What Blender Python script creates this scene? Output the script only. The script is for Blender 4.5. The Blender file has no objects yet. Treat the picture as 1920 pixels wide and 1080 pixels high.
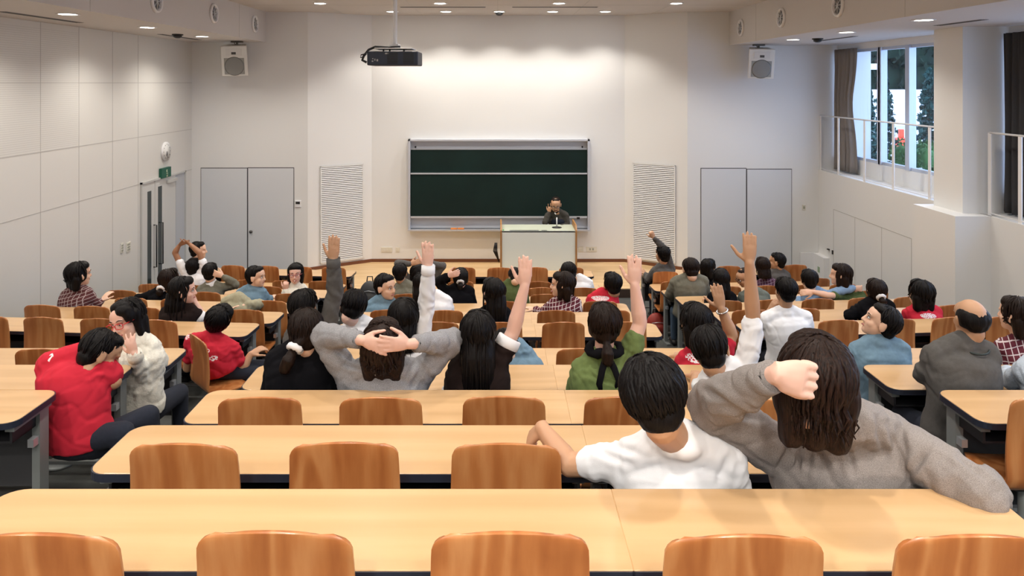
import bpy, math, random
from math import sin, cos, pi, radians, sqrt
from mathutils import Vector, Matrix, Euler, noise

random.seed(7)
scene = bpy.context.scene
C = scene.collection

# ---------------------------------------------------------------- camera
F = 1390.0                 # focal length in px of a 1920 wide frame
CZ = 3.735                 # eye height above the lowest floor
cam_d = bpy.data.cameras.new('camera')
cam = bpy.data.objects.new('camera', cam_d)
C.objects.link(cam)
cam.location = (0, 0, CZ)
cam.rotation_euler = (pi / 2, 0, 0)
cam_d.sensor_width = 36
cam_d.lens = F / 1920 * 36
cam_d.shift_x = 27 / 1920
cam_d.shift_y = -385 / 1920
cam_d.clip_start = 0.05
scene.camera = cam

# ---------------------------------------------------------------- world and view
w = bpy.data.worlds.new('world')
scene.world = w
w.use_nodes = True
nt = w.node_tree
bg = nt.nodes['Background']
bg.inputs[0].default_value = (0.52, 0.69, 1.0, 1)
bg.inputs[1].default_value = 3.4
vs = scene.view_settings
vs.view_transform = 'Standard'
vs.look = 'None'
vs.gamma = 1
vs.use_curve_mapping = False
vs.exposure = 0.5
scene.cycles.use_denoising = True
scene.cycles.sample_clamp_indirect = 4
scene.cycles.max_bounces = 6
scene.cycles.diffuse_bounces = 4
scene.cycles.caustics_reflective = False
scene.cycles.caustics_refractive = False

def P(px, py, Y):
    """world point at depth Y that lies on the sight line through a photo pixel"""
    return Vector(((px - 933) * Y / F, Y, CZ - (py - 155) * Y / F))

# ---------------------------------------------------------------- row geometry
ROWS = 'ABCDEGHIJKLM'
IDX = dict(A=0, B=1, C=2, D=3, E=4, G=6, H=7, I=8, J=9, K=10, L=11, M=12)
HH = dict(A=1.473, B=1.681, C=1.902, D=2.107, E=2.323, G=2.722, H=2.889, I=3.063, J=3.243, K=3.411, L=3.574, M=3.57)
NEAR = {r: 1.904 + .8075 * IDX[r] for r in ROWS}
DESKZ = {r: CZ - .85 * HH[r] for r in ROWS}
FLOORZ = {r: DESKZ[r] - .70 for r in ROWS}
FLOORZ['L'] = FLOORZ['M'] = 0.0
DEPTH = .3825
SLOPE = .072
def yslope(r, X):
    return SLOPE * max(0, abs(X) - 2.3) if IDX[r] >= 6 else 0.0

XL, XR = -5.82, 6.10       # side walls
YF, YC = 14.1, 14.8        # front wall: side sections, centre section
XW = 6.47                  # window plane
ZS_L, ZS_R = CZ + .77, CZ + .71
ZCEIL = CZ + 1.345
XBL, XBR = -4.40, 4.40
YB = -2.6                  # back wall
ZSILL = CZ - 1.653
ZDAIS = .158
YDAIS = 12.88

# ---------------------------------------------------------------- materials
MATS = {}
def nodes(m):
    m.use_nodes = True
    t = m.node_tree
    return t, t.nodes['Principled BSDF']
def mat(name, col, rough=.6, metal=0., bump=0., bscale=200., spec=.5, emit=None, estr=0., var=0., vscale=3., sheen=0., sss=0., stretch=None):
    if name in MATS: return MATS[name]
    m = bpy.data.materials.new(name)
    t, b = nodes(m)
    b.inputs['Base Color'].default_value = (*col, 1)
    b.inputs['Roughness'].default_value = rough
    b.inputs['Metallic'].default_value = metal
    b.inputs['Specular IOR Level'].default_value = spec
    if sheen: b.inputs['Sheen Weight'].default_value = sheen
    if sss:
        b.inputs['Subsurface Weight'].default_value = sss
        b.inputs['Subsurface Radius'].default_value = (.012, .005, .003)
        b.inputs['Subsurface Scale'].default_value = 1.0
    if emit:
        b.inputs['Emission Color'].default_value = (*emit, 1)
        b.inputs['Emission Strength'].default_value = estr
    if bump or var:
        tc = t.nodes.new('ShaderNodeTexCoord')
        mp = t.nodes.new('ShaderNodeMapping')
        if stretch: mp.inputs['Scale'].default_value = stretch
        t.links.new(tc.outputs['Object'], mp.inputs['Vector'])
    if bump:
        n = t.nodes.new('ShaderNodeTexNoise'); n.inputs['Scale'].default_value = bscale
        n.inputs['Detail'].default_value = 3
        bp = t.nodes.new('ShaderNodeBump'); bp.inputs['Strength'].default_value = bump
        bp.inputs['Distance'].default_value = .004
        t.links.new(mp.outputs[0], n.inputs['Vector'])
        t.links.new(n.outputs['Fac'], bp.inputs['Height'])
        t.links.new(bp.outputs[0], b.inputs['Normal'])
    if var:
        n = t.nodes.new('ShaderNodeTexNoise'); n.inputs['Scale'].default_value = vscale
        n.inputs['Detail'].default_value = 6
        r = t.nodes.new('ShaderNodeValToRGB')
        r.color_ramp.elements[0].position = .3; r.color_ramp.elements[1].position = .7
        r.color_ramp.elements[0].color = (*[c * (1 - var) for c in col], 1)
        r.color_ramp.elements[1].color = (*[min(1, c * (1 + var)) for c in col], 1)
        t.links.new(mp.outputs[0], n.inputs['Vector'])
        t.links.new(n.outputs['Fac'], r.inputs['Fac'])
        t.links.new(r.outputs[0], b.inputs['Base Color'])
    MATS[name] = m
    return m

def wood_mat(name, c0, c1, c2, axis, rough, scale, rnd=.0, clear=0.):
    """grain running along axis (0 x, 2 z); colour varies a little object by object"""
    m = bpy.data.materials.new(name); t, b = nodes(m)
    L = t.links.new; N = t.nodes.new
    tc = N('ShaderNodeTexCoord'); oi = N('ShaderNodeObjectInfo'); mp = N('ShaderNodeMapping')
    s = [14, 14, 14]; s[axis] = 1.1
    mp.inputs['Scale'].default_value = [v * scale for v in s]
    cx = N('ShaderNodeCombineXYZ'); mul = N('ShaderNodeMath'); mul.operation = 'MULTIPLY'; mul.inputs[1].default_value = 37
    L(oi.outputs['Random'], mul.inputs[0])
    for i in range(3): L(mul.outputs[0], cx.inputs[i])
    L(tc.outputs['Object'], mp.inputs['Vector']); L(cx.outputs[0], mp.inputs['Location'])
    n1 = N('ShaderNodeTexNoise'); n1.inputs['Scale'].default_value = .35; n1.inputs['Detail'].default_value = 2; n1.inputs['Distortion'].default_value = .4
    L(mp.outputs[0], n1.inputs['Vector'])
    w1 = N('ShaderNodeMath'); w1.operation = 'MULTIPLY'; w1.inputs[1].default_value = 34
    L(n1.outputs['Fac'], w1.inputs[0])
    w2 = N('ShaderNodeMath'); w2.operation = 'SINE'; L(w1.outputs[0], w2.inputs[0])
    w3 = N('ShaderNodeMapRange'); w3.inputs[1].default_value = -1; L(w2.outputs[0], w3.inputs[0])
    n2 = N('ShaderNodeTexNoise'); n2.inputs['Scale'].default_value = 3.; n2.inputs['Detail'].default_value = 5
    L(mp.outputs[0], n2.inputs['Vector'])
    mx = N('ShaderNodeMix'); mx.data_type = 'FLOAT'; mx.inputs[0].default_value = .55
    L(w3.outputs[0], mx.inputs[2]); L(n2.outputs['Fac'], mx.inputs[3])
    r = N('ShaderNodeValToRGB'); e = r.color_ramp.elements
    e[0].position = .2; e[0].color = (*c0, 1); e[1].position = .8; e[1].color = (*c2, 1)
    k = e.new(.5); k.color = (*c1, 1)
    L(mx.outputs[0], r.inputs['Fac'])
    hs = N('ShaderNodeHueSaturation')
    mr = N('ShaderNodeMapRange'); mr.inputs[3].default_value = 1 - rnd; mr.inputs[4].default_value = 1 + rnd
    L(oi.outputs['Random'], mr.inputs[0]); L(mr.outputs[0], hs.inputs['Value']); L(r.outputs[0], hs.inputs['Color'])
    L(hs.outputs[0], b.inputs['Base Color'])
    b.inputs['Roughness'].default_value = rough
    if clear:
        b.inputs['Coat Weight'].default_value = clear; b.inputs['Coat Roughness'].default_value = .18
    MATS[name] = m
    return m

def plaid_mat(name, base, line, scale):
    m = bpy.data.materials.new(name); t, b = nodes(m); L = t.links.new; N = t.nodes.new
    tc = N('ShaderNodeTexCoord'); mp = N('ShaderNodeMapping'); mp.inputs['Rotation'].default_value = (0, .25, .5)
    L(tc.outputs['Object'], mp.inputs['Vector'])
    sx = N('ShaderNodeSeparateXYZ'); L(mp.outputs[0], sx.inputs[0])
    fs = []
    for i in (0, 1, 2):
        a = N('ShaderNodeMath'); a.operation = 'MULTIPLY'; a.inputs[1].default_value = 2 * pi / scale; L(sx.outputs[i], a.inputs[0])
        c = N('ShaderNodeMath'); c.operation = 'COSINE'; L(a.outputs[0], c.inputs[0])
        g = N('ShaderNodeMapRange'); g.inputs[1].default_value = .80; g.inputs[2].default_value = .99; L(c.outputs[0], g.inputs[0])
        fs.append(g)
    mxx = N('ShaderNodeMath'); mxx.operation = 'MAXIMUM'; L(fs[0].outputs[0], mxx.inputs[0]); L(fs[2].outputs[0], mxx.inputs[1])
    mul = N('ShaderNodeMath'); mul.operation = 'MULTIPLY'; mul.inputs[1].default_value = .85; L(mxx.outputs[0], mul.inputs[0])
    mx = N('ShaderNodeMix'); mx.data_type = 'RGBA'; mx.inputs[6].default_value = (*base, 1); mx.inputs[7].default_value = (*line, 1)
    L(mul.outputs[0], mx.inputs[0]); L(mx.outputs[2], b.inputs['Base Color'])
    b.inputs['Roughness'].default_value = .9
    MATS[name] = m
    return m

def print_mat(name, base, ink, boxes, scale):
    """cloth with a worn printed motif inside local boxes (cx,cy,cz,rx,ry,rz)"""
    m = bpy.data.materials.new(name); t, b = nodes(m); L = t.links.new; N = t.nodes.new
    tc = N('ShaderNodeTexCoord')
    n = N('ShaderNodeTexVoronoi'); n.inputs['Scale'].default_value = scale; n.feature = 'DISTANCE_TO_EDGE'
    L(tc.outputs['Object'], n.inputs['Vector'])
    th = N('ShaderNodeMath'); th.operation = 'LESS_THAN'; th.inputs[1].default_value = .16; L(n.outputs['Distance'], th.inputs[0])
    tot = None
    for (cx, cy, cz, rx, ry, rz) in boxes:
        s = N('ShaderNodeVectorMath'); s.operation = 'SUBTRACT'; s.inputs[1].default_value = (cx, cy, cz); L(tc.outputs['Object'], s.inputs[0])
        d = N('ShaderNodeVectorMath'); d.operation = 'DIVIDE'; d.inputs[1].default_value = (rx, ry, rz); L(s.outputs[0], d.inputs[0])
        l = N('ShaderNodeVectorMath'); l.operation = 'LENGTH'; L(d.outputs[0], l.inputs[0])
        q = N('ShaderNodeMath'); q.operation = 'LESS_THAN'; q.inputs[1].default_value = 1; L(l.outputs['Value'], q.inputs[0])
        if tot is None: tot = q
        else:
            a = N('ShaderNodeMath'); a.operation = 'MAXIMUM'; L(tot.outputs[0], a.inputs[0]); L(q.outputs[0], a.inputs[1]); tot = a
    a = N('ShaderNodeMath'); a.operation = 'MULTIPLY'; L(tot.outputs[0], a.inputs[0]); L(th.outputs[0], a.inputs[1])
    mx = N('ShaderNodeMix'); mx.data_type = 'RGBA'; mx.inputs[6].default_value = (*base, 1); mx.inputs[7].default_value = (*ink, 1)
    L(a.outputs[0], mx.inputs[0]); L(mx.outputs[2], b.inputs['Base Color'])
    b.inputs['Roughness'].default_value = .9
    MATS[name] = m
    return m

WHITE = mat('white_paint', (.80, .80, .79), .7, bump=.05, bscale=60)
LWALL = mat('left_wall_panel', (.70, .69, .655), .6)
CEIL = mat('ceiling_paint', (.62, .58, .55), .8)
SOFF = mat('bulkhead_paint', (.64, .615, .60), .8)
FLOOR = mat('carpet', (.055, .058, .055), .9, bump=.3, bscale=300, var=.15, vscale=8)
RISER = mat('riser_brown', (.05, .03, .02), .7)
SEAM = mat('dark_joint', (.05, .05, .055), .7)
LINE = mat('grey_joint', (.50, .485, .46), .7)
PWHITE = mat('white_metal', (.85, .85, .86), .4)
ALU = mat('aluminium', (.62, .64, .68), .35, metal=.7)
BLACK = mat('black_plastic', (.012, .012, .014), .4)
EDGE = mat('black_edge', (.02, .024, .04), .35)
SHELF = mat('shelf_dark', (.018, .018, .022), .5)
GREYM = mat('grey_metal', (.25, .27, .27), .45, metal=.3)
DESKW = wood_mat('desk_laminate', (.57, .355, .175), (.61, .388, .196), (.655, .425, .222), 0, .30, .6, .02, .35)
CHAIRW = wood_mat('chair_plywood', (.37, .118, .032), (.46, .165, .048), (.56, .24, .085), 2, .35, 1.0, .08, .3)
DAISW = wood_mat('dais_board', (.60, .39, .19), (.66, .45, .23), (.70, .49, .27), 0, .4, .5, .0)
SKIRT = mat('skirting_wood', (.17, .06, .025), .5)
TRIMW = mat('lectern_wood', (.40, .20, .07), .45)
GREEN = mat('board_green', (.004, .017, .015), .6, var=.25, vscale=1.2, spec=.25)
LPANEL = mat('lectern_panel', (.78, .83, .78), .5)
GLOW = mat('lamp_glow', (1, 1, 1), .5, emit=(1., .95, .85), estr=14)
GRILL = mat('speaker_grille', (.34, .34, .32), .6, bump=.5, bscale=400)
IVORY = mat('ivory_plastic', (.72, .70, .62), .45)

# ---------------------------------------------------------------- mesh helper
class MB:
    def __init__(s): s.v = []; s.f = []; s.sm = []
    def add(s, vs_, fs_, smooth=False):
        o = len(s.v); s.v += [tuple(v) for v in vs_]
        s.f += [tuple(i + o for i in f) for f in fs_]; s.sm += [smooth] * len(fs_)
        return s
    def box(s, c, d, M=None):
        vs_ = [Vector((c[0] + sx * d[0] / 2, c[1] + sy * d[1] / 2, c[2] + sz * d[2] / 2)) for sx in (-1, 1) for sy in (-1, 1) for sz in (-1, 1)]
        if M: vs_ = [M @ v for v in vs_]
        return s.add(vs_, [(0, 1, 3, 2), (4, 6, 7, 5), (0, 4, 5, 1), (2, 3, 7, 6), (0, 2, 6, 4), (1, 5, 7, 3)])
    def box2(s, a, b):
        return s.box([(a[i] + b[i]) / 2 for i in range(3)], [abs(b[i] - a[i]) for i in range(3)])
    def poly(s, pts, smooth=False): return s.add(pts, [tuple(range(len(pts)))], smooth)
    def prism(s, pts, z0, z1):
        n = len(pts)
        vs_ = [(x, y, z0) for x, y in pts] + [(x, y, z1) for x, y in pts]
        return s.add(vs_, [tuple(range(n - 1, -1, -1)), tuple(range(n, 2 * n))] + [(i, (i + 1) % n, n + (i + 1) % n, n + i) for i in range(n)])
    def rings(s, rs, smooth=True, caps=True):
        n = len(rs[0]); o = [p for r in rs for p in r]
        fs_ = []
        for k in range(len(rs) - 1):
            for i in range(n):
                j = (i + 1) % n
                fs_.append((k * n + i, k * n + j, (k + 1) * n + j, (k + 1) * n + i))
        if caps:
            fs_.append(tuple(range(n - 1, -1, -1))); fs_.append(tuple((len(rs) - 1) * n + i for i in range(n)))
        return s.add(o, fs_, smooth)
    def tube(s, pts, rad, n=8, caps=True, flat=1.0, side=None):
        pts = [Vector(p) for p in pts]
        if not hasattr(rad, '__len__'): rad = [rad] * len(pts)
        rs = []; prev = side
        for k, p in enumerate(pts):
            a = pts[max(0, k - 1)]; b = pts[min(len(pts) - 1, k + 1)]
            d = (b - a).normalized()
            if prev is None: prev = Vector((1, 0, 0)) if abs(d.x) < .8 else Vector((0, 1, 0))
            u = (prev - d * prev.dot(d))
            if u.length < 1e-6: u = Vector((0, 0, 1)) - d * d.z
            u.normalize(); v_ = d.cross(u); prev = u
            rs.append([p + u * cos(2 * pi * i / n) * rad[k] + v_ * sin(2 * pi * i / n) * rad[k] * flat for i in range(n)])
        return s.rings(rs, True, caps)
    def cyl(s, a, b, r, n=20, r2=None):
        return s.tube([a, b], [r, r if r2 is None else r2], n)
    def caps(s, a, b, ra, rb, n=10, flat=1.0, side=None, m=3):
        """tapered capsule"""
        a = Vector(a); b = Vector(b); d = (b - a)
        if d.length < 1e-6: d = Vector((0, 0, 1e-4))
        dn = d.normalized(); pts = []; rr = []
        for i in range(m, -1, -1):
            t = i / m * pi / 2
            pts.append(a - dn * ra * sin(t)); rr.append(max(ra * cos(t), ra * .05))
        for i in range(m + 1):
            t = i / m * pi / 2
            pts.append(b + dn * rb * sin(t)); rr.append(max(rb * cos(t), rb * .05))
        return s.tube(pts, rr, n, True, flat, side)
    def ell(s, c, r, M=None, n=14, m=9):
        c = Vector(c); rs = []
        for k in range(m + 1):
            t = pi * k / m; z = -cos(t); q = max(sin(t), .02)
            ring = [Vector((r[0] * q * cos(2 * pi * i / n), r[1] * q * sin(2 * pi * i / n), r[2] * z)) for i in range(n)]
            ring = [(M @ p if M else p) + c for p in ring]
            rs.append(ring)
        return s.rings(rs)
    def build(s, name, m, parent=None, M=None, smooth=None):
        me = bpy.data.meshes.new(name)
        vs_ = s.v if M is None else [tuple(M @ Vector(v)) for v in s.v]
        me.from_pydata(vs_, [], s.f)
        me.polygons.foreach_set('use_smooth', [x if smooth is None else smooth for x in s.sm])
        me.materials.append(m)
        me.update()
        o = bpy.data.objects.new(name, me); C.objects.link(o)
        if parent: o.parent = parent
        return o

def tag(o, label=None, cat=None, group=None, kind=None):
    if label: o['label'] = label
    if cat: o['category'] = cat
    if group: o['group'] = group
    if kind: o['kind'] = kind
    return o
def empty(name, loc, rz=0.):
    o = bpy.data.objects.new(name, None); C.objects.link(o); o.location = loc; o.rotation_euler = (0, 0, rz)
    o.empty_display_size = .1
    return o
def struct(name, mb, m, smooth=None): return tag(mb.build(name, m, smooth=smooth), kind='structure')
def bevel(o, wd=.004, seg=2):
    b = o.modifiers.new('bevel', 'BEVEL'); b.width = wd; b.segments = seg; b.limit_method = 'ANGLE'; b.angle_limit = radians(40)
    return o
def copy_tree(o, parent=None):
    c = o.copy(); C.objects.link(c)
    if parent: c.parent = parent
    for ch in o.children: copy_tree(ch, c)
    return c

# ================================================================ ROOM
# terraced floor: one slab per row, flat in front
f = MB()
edges = []
ys = [YB]
lev = [(YB, FLOORZ['A'] + .36), (-.6, FLOORZ['A'] + .36), (.2, FLOORZ['A'] + .30), (.85, FLOORZ['A'] + .18)]
def yb(r): return NEAR[r] - .425
lev = [(YB, FLOORZ['A'] + .36), (.03, FLOORZ['A'] + .36), (.67, FLOORZ['A'] + .18)]
for r in ROWS:
    if r == 'G': lev.append((NEAR['E'] + .8075 - .425, (FLOORZ['E'] + FLOORZ['G']) / 2))
    if r in 'M': continue
    lev.append((yb(r), FLOORZ[r]))
XO = XR + 1.0
mid = [l for l in lev]
for i, (y, z) in enumerate(mid):
    y1 = mid[i + 1][0] if i + 1 < len(mid) else YC + .2
    f.box2((XL - .1, y, -.3), (XO, y1, z))
fl = struct('floor', f, FLOOR)
fl['label'] = 'dark grey carpeted stepped floor of the lecture hall'

def wall_quad(mb, pts): mb.poly([Vector(p) for p in pts])
TOPZ = ZCEIL + .05
# left wall
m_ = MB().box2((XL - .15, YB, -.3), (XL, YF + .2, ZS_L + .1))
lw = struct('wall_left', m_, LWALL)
# fine horizontal grooves on the acoustic panels (upper left bays)
g = MB()
y_a = -XL * F / (933 - 148)
for i in range(60):
    z = CZ - .88 + i * .0265
    if z > ZS_L - .02: break
    g.box2((XL - .001, 3.0, z), (XL + .0012, y_a - .02, z + .006))
LGRO = mat('panel_groove', (.60, .59, .56), .7)
tr = struct('trim_1', g, LGRO)
# panel joints
g = MB()
seamY = [-XL * F / (933 - x) for x in (76, 148, 211, 259)]
sp = seamY[1] - seamY[0]
for y in [seamY[0] - sp * k for k in range(1, 9)] + seamY:
    g.box2((XL - .001, y - .005, -.2), (XL + .0022, y + .005, ZS_L))
for h in (0.003, .885, 1.65):
    g.box2((XL - .001, YB, CZ - h - .005), (XL + .0022, YF, CZ - h + .005))
struct('trim_2', g, LINE)

# front wall
def front(name, x0, y0, x1, y1, z0=-.2, z1=None, m=WHITE, th=.15):
    z1 = TOPZ if z1 is None else z1
    mb = MB(); mb.prism([(x0, y0), (x1, y1), (x1, y1 + th), (x0, y0 + th)], z0, z1)
    return struct(name, mb, m)
XF0 = (577 - 933) * YF / F; XF1 = (697 - 933) * YC / F
XG1 = (1171 - 933) * YC / F; XG0 = (1289 - 933) * YF / F
front('wall_front_left', XL - .1, YF, XF0, YF)
front('wall_front_angled_left', XF0, YF, XF1, YC)
front('wall_front_centre', XF1, YC, XG1, YC)
front('wall_front_angled_right', XG1, YC, XG0, YF)
front('wall_front_right', XG0, YF, XO, YF)
# back wall
MBB = MB().box2((XL - .2, YB - .15, -.3), (XO + .2, YB, TOPZ + .2)); struct('wall_back', MBB, WHITE)
# ceiling
struct('ceiling', MB().box2((XBL - .02, YB, ZCEIL), (XBR + .02, YC + .3, ZCEIL + .15)), CEIL)
# bulkheads left and right (boxes hanging lower, ducts inside)
struct('ceiling_bulkhead_left', MB().box2((XL - .1, YB, ZS_L), (XBL, YF + .02, ZCEIL + .1)), SOFF)
struct('ceiling_bulkhead_right', MB().box2((XBR, YB, ZS_R), (XO + .1, YF + .02, ZCEIL + .1)), SOFF)
# ceiling joints
g = MB()
for x in (-3.0, -1.5, 0.0, 1.5, 3.0):
    g.box2((x - .004, YB, ZCEIL - .002), (x + .004, YC, ZCEIL + .01))
for y in (3, 5, 7, 9, 11, 12.85):
    g.box2((XBL, y - .004, ZCEIL - .002), (XBR, y + .004, ZCEIL + .01))
struct('trim_3', g, LINE)
g = MB()
for xb, sgn, zz in ((XBL, 1, ZS_L), (XBR, -1, ZS_R)):
    g.box2((xb - .001, 12.62, zz), (xb + sgn * .002, 12.63, ZCEIL))
    g.box2((xb - .001, 8.0, zz), (xb + sgn * .002, 8.01, ZCEIL))
struct('trim_4', g, LINE)

# right wall: lower thick wall, ledge, recessed window wall
g = MB()
g.box2((XR, YB, -.3), (XO, YF + .1, ZSILL))
struct('wall_right_lower', g, WHITE)
# window wall pieces (window plane XW)
zwt = CZ + .60; zwb = CZ - 1.385
yP0, yP1 = 9.38, 10.0                      # pillar
g = MB()
g.box2((XW, YB, zwt), (XW + .2, YF + .1, ZS_R + .05))
g.box2((XW, YB, ZSILL - .1), (XW + .2, YF + .1, zwb))
struct('wall_right_upper', g, WHITE)
g = MB()
g.box2((XW, YB, zwb), (XW + .2, 1.0, zwt))
struct('wall_right_rear', g, WHITE)
bx0 = 5.66
struct('wall_right_pier_base', MB().box2((bx0, 9.17, -.2), (XR + .02, 10.10, ZSILL)), WHITE)
pc = struct('wall_right_pier', MB().box2((5.885, yP0, ZSILL), (XW + .2, yP1, ZS_R + .02)), WHITE)
# second pier nearer the camera (outside the picture)
struct('wall_right_pier_second', MB().box2((5.885, 4.4, ZSILL), (XW + .2, 5.0, ZS_R + .02)), WHITE)

FRAME = mat('window_aluminium', (.60, .66, .78), .35, metal=.35)
GLASS = bpy.data.materials.new('window_glass')
t, b = nodes(GLASS)
tb = t.nodes.new('ShaderNodeBsdfTransparent'); tb.inputs[0].default_value = (.95, .97, 1, 1)
gb = t.nodes.new('ShaderNodeBsdfGlossy'); gb.inputs['Roughness'].default_value = .02
ms_ = t.nodes.new('ShaderNodeMixShader'); ms_.inputs[0].default_value = .05
t.links.new(tb.outputs[0], ms_.inputs[1]); t.links.new(gb.outputs[0], ms_.inputs[2])
t.links.new(ms_.outputs[0], t.nodes['Material Output'].inputs['Surface'])
def window(name, y0, y1, mull):
    root = empty(name, (XW, y0, zwb)); tag(root, kind='structure')
    g = MB(); t_ = .05
    X0, X1 = .02, .10
    H = zwt - zwb; W = y1 - y0
    g.box2((X0, 0, 0), (X1, W, t_)); g.box2((X0, 0, H - t_), (X1, W, H))
    g.box2((X0, 0, 0), (X1, t_, H)); g.box2((X0, W - t_, 0), (X1, W, H))
    for (ya, wd) in mull: g.box2((X0 - .03, ya - y0 - wd / 2, 0), (X1, ya - y0 + wd / 2, H))
    g.build('window_frame', FRAME, root)
    MB().box2((.055, .03, .03), (.06, W - .03, H - .03)).build('window_pane', GLASS, root)
    return root
ym = [XW * F / (x - 933) for x in (1649, 1702)]
window('window_1', yP1, YF, [(ym[0], .13), (ym[0] - .0, .05), (ym[1], .12)])
window('window_2', 5.0, yP0, [(6.4, .12), (7.9, .12)])
window('window_3', 1.0, 4.4, [(2.6, .12)])

# right lower wall: flush cupboard doors (joints) and wall cupboard latch
g = MB()
zt = CZ - 2.30
yy = [XR * F / (x - 933) for x in (1563, 1603, 1653, 1709)]
for y in yy: g.box2((XR - .0022, y - .005, -.1), (XR + .001, y + .005, zt))
g.box2((XR - .0022, yy[3], zt - .005), (XR + .001, yy[0], zt + .005))
for y in (8.1, 7.1): g.box2((XR - .0022, y - .005, -.1), (XR + .001, y + .005, zt + .1))
g.box2((XR - .0022, 6.1, zt + .095), (XR + .001, 8.1, zt + .105))
struct('trim_5', g, LINE)

# dais in front of the board
pts = [(-3.53, YDAIS), (3.53, YDAIS), (XG0, YF - .0), (XG1, YC), (XF1, YC), (XF0, YF)]
struct('floor_dais', MB().prism(pts, 0.0, ZDAIS), DAISW)
struct('trim_6', MB().box2((-3.535, YDAIS - .012, 0), (3.535, YDAIS - .001, ZDAIS - .012)), RISER)
# skirting
g = MB()
def skirt(mb, x0, y0, x1, y1, z):
    d = Vector((x1 - x0, y1 - y0, 0)).normalized(); n = Vector((d.y, -d.x, 0)) * .015
    mb.prism([(x0, y0), (x1, y1), (x1 + n.x, y1 + n.y), (x0 + n.x, y0 + n.y)][::-1], z, z + .06)
skirt(g, XF0, YF, XF1, YC, ZDAIS); skirt(g, XF1, YC, XG1, YC, ZDAIS); skirt(g, XG1, YC, XG0, YF, ZDAIS)
struct('baseboard_front', g, SKIRT)

# flush storage doors in the front wall
def flush_door(n, x0, x1, ytop, knob=None):
    a = P(x0, ytop, YF); b_ = P(x1, ytop, YF)
    r = empty('door_%d' % n, (a.x, YF, 0)); tag(r, kind='structure')
    W = b_.x - a.x; H = a.z
    DM = mat('flush_door_paint', (.70, .72, .745), .55)
    o = MB().box2((.006, -.012, .01), (W - .006, .0, H - .008)).build('door_leaf', DM, r)
    bb = MB().box2((-.006, -.004, 0), (W + .006, .0, H + .006)).build('door_joint', SEAM, r)
    if knob:
        k = P(knob[0], knob[1], YF)
        MB().cyl((k.x - a.x, -.012, k.z), (k.x - a.x, -.04, k.z), .028, 16).build('door_handle', mat('dark_steel', (.12, .12, .12), .4, metal=.6), r)
flush_door(1, 377, 464, 315); flush_door(2, 465, 551, 314.5, (471, 434))
flush_door(3, 1314, 1399, 315.5); flush_door(4, 1400, 1484, 317)

# louvre grilles on the angled walls
def louvre(n, xa, xb, pa, pb, za, zb, label):
    A = Vector((pa[0], pa[1], 0)); B_ = Vector((pb[0], pb[1], 0)); d = (B_ - A).normalized(); nrm = Vector((d.y, -d.x, 0))
    r = empty('louvre_grille', A + Vector((0, 0, za)), math.atan2(d.y, d.x))
    W = (B_ - A).length; H = zb - za
    fr = MB()
    fr.box2((0, -.014, 0), (W, -.001, H))
    fr.build('backing', mat('louvre_dark', (.10, .10, .105), .7), r)
    e = MB(); t_ = .022
    e.box2((0, -.03, 0), (t_, -.002, H)); e.box2((W - t_, -.03, 0), (W, -.002, H)); e.box2((0, -.03, 0), (W, -.002, t_)); e.box2((0, -.03, H - t_), (W, -.002, H))
    e.build('frame', WHITE, r)
    s_ = MB(); n_ = int(H / .0365)
    for i in range(n_):
        z = t_ + (H - 2 * t_) * (i + .5) / n_
        s_.box((W / 2, -.022, z), (W - 2 * t_, .004, .0255), Matrix.Translation((W/2, -.022, z)) @ Matrix.Rotation(radians(-25), 4, 'X') @ Matrix.Translation((-W/2, .022, -z)))
    s_.build('slat', WHITE, r)
    tag(r, label, 'wall grille', 'louvred grilles beside the chalkboard')
def on_angled(px, left=True):
    (x0, y0, x1, y1) = (XF0, YF, XF1, YC) if left else (XG1, YC, XG0, YF)
    k = (px - 933) / F      # x = k*y
    t_ = (k * y0 - x0) / ((x1 - x0) - k * (y1 - y0))
    return (x0 + (x1 - x0) * t_, y0 + (y1 - y0) * t_)
a, b2 = on_angled(600), on_angled(681)
louvre(1, 0, 0, a, b2, ZDAIS + .10, CZ - (312 - 155) * a[1] / F, 'tall white louvred wall grille left of the green chalkboard')
a, b2 = on_angled(1187, False), on_angled(1267, False)
louvre(2, 0, 0, a, b2, ZDAIS + .10, CZ - (310 - 155) * b2[1] / F, 'tall white louvred wall grille right of the green chalkboard')

# entrance door on the left wall
y0 = -XL * F / (933 - 264); y1 = -XL * F / (933 - 345); zd = CZ - 1.66
r = empty('door_5', (XL, y0, 0)); tag(r, kind='structure')
W = y1 - y0
DW = mat('door_paint', (.62, .62, .60), .5)
JAMB = mat('door_frame_paint', (.55, .55, .53), .45)
g = MB(); g.box2((0, -.03, 0), (.03, .0, zd + .03)); g.box2((0, W, 0), (.03, W + .03, zd + .03)); g.box2((0, -.03, zd), (.03, W + .03, zd + .03))
g.build('door_frame', JAMB, r)
def dy(px): return -XL * F / (933 - px) - y0
l1 = MB().box2((.0, .0, 0), (.012, dy(288.6), zd)).build('door_leaf', DW, r)
l2 = MB().box2((.0, dy(289.4), 0), (.012, dy(328), zd)).build('door_leaf', DW, r)
MB().box2((.0, dy(329), 0), (.006, W, zd)).build('side_panel', mat('side_panel_grey', (.50, .52, .55), .5), r)
DG = mat('dark_glass', (.03, .04, .04), .08)
MB().box2((.012, dy(275), .2), (.016, dy(282), zd - .15)).build('door_glass', DG, l1)
MB().box2((.012, dy(295), .2), (.016, dy(302), zd - .12)).build('door_glass', DG, l2)
for (px, lf) in ((287, l1), (299, l2)):
    h = MB(); yh = dy(px)
    h.tube([(.012, yh, .62), (.06, yh, .62), (.06, yh, 1.33), (.012, yh, 1.33)], .012, 8)
    h.build('door_handle', BLACK, lf)
MB().box2((.012, dy(310), zd - .10), (.05, dy(328), zd - .05)).build('door_closer', JAMB, r)

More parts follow.
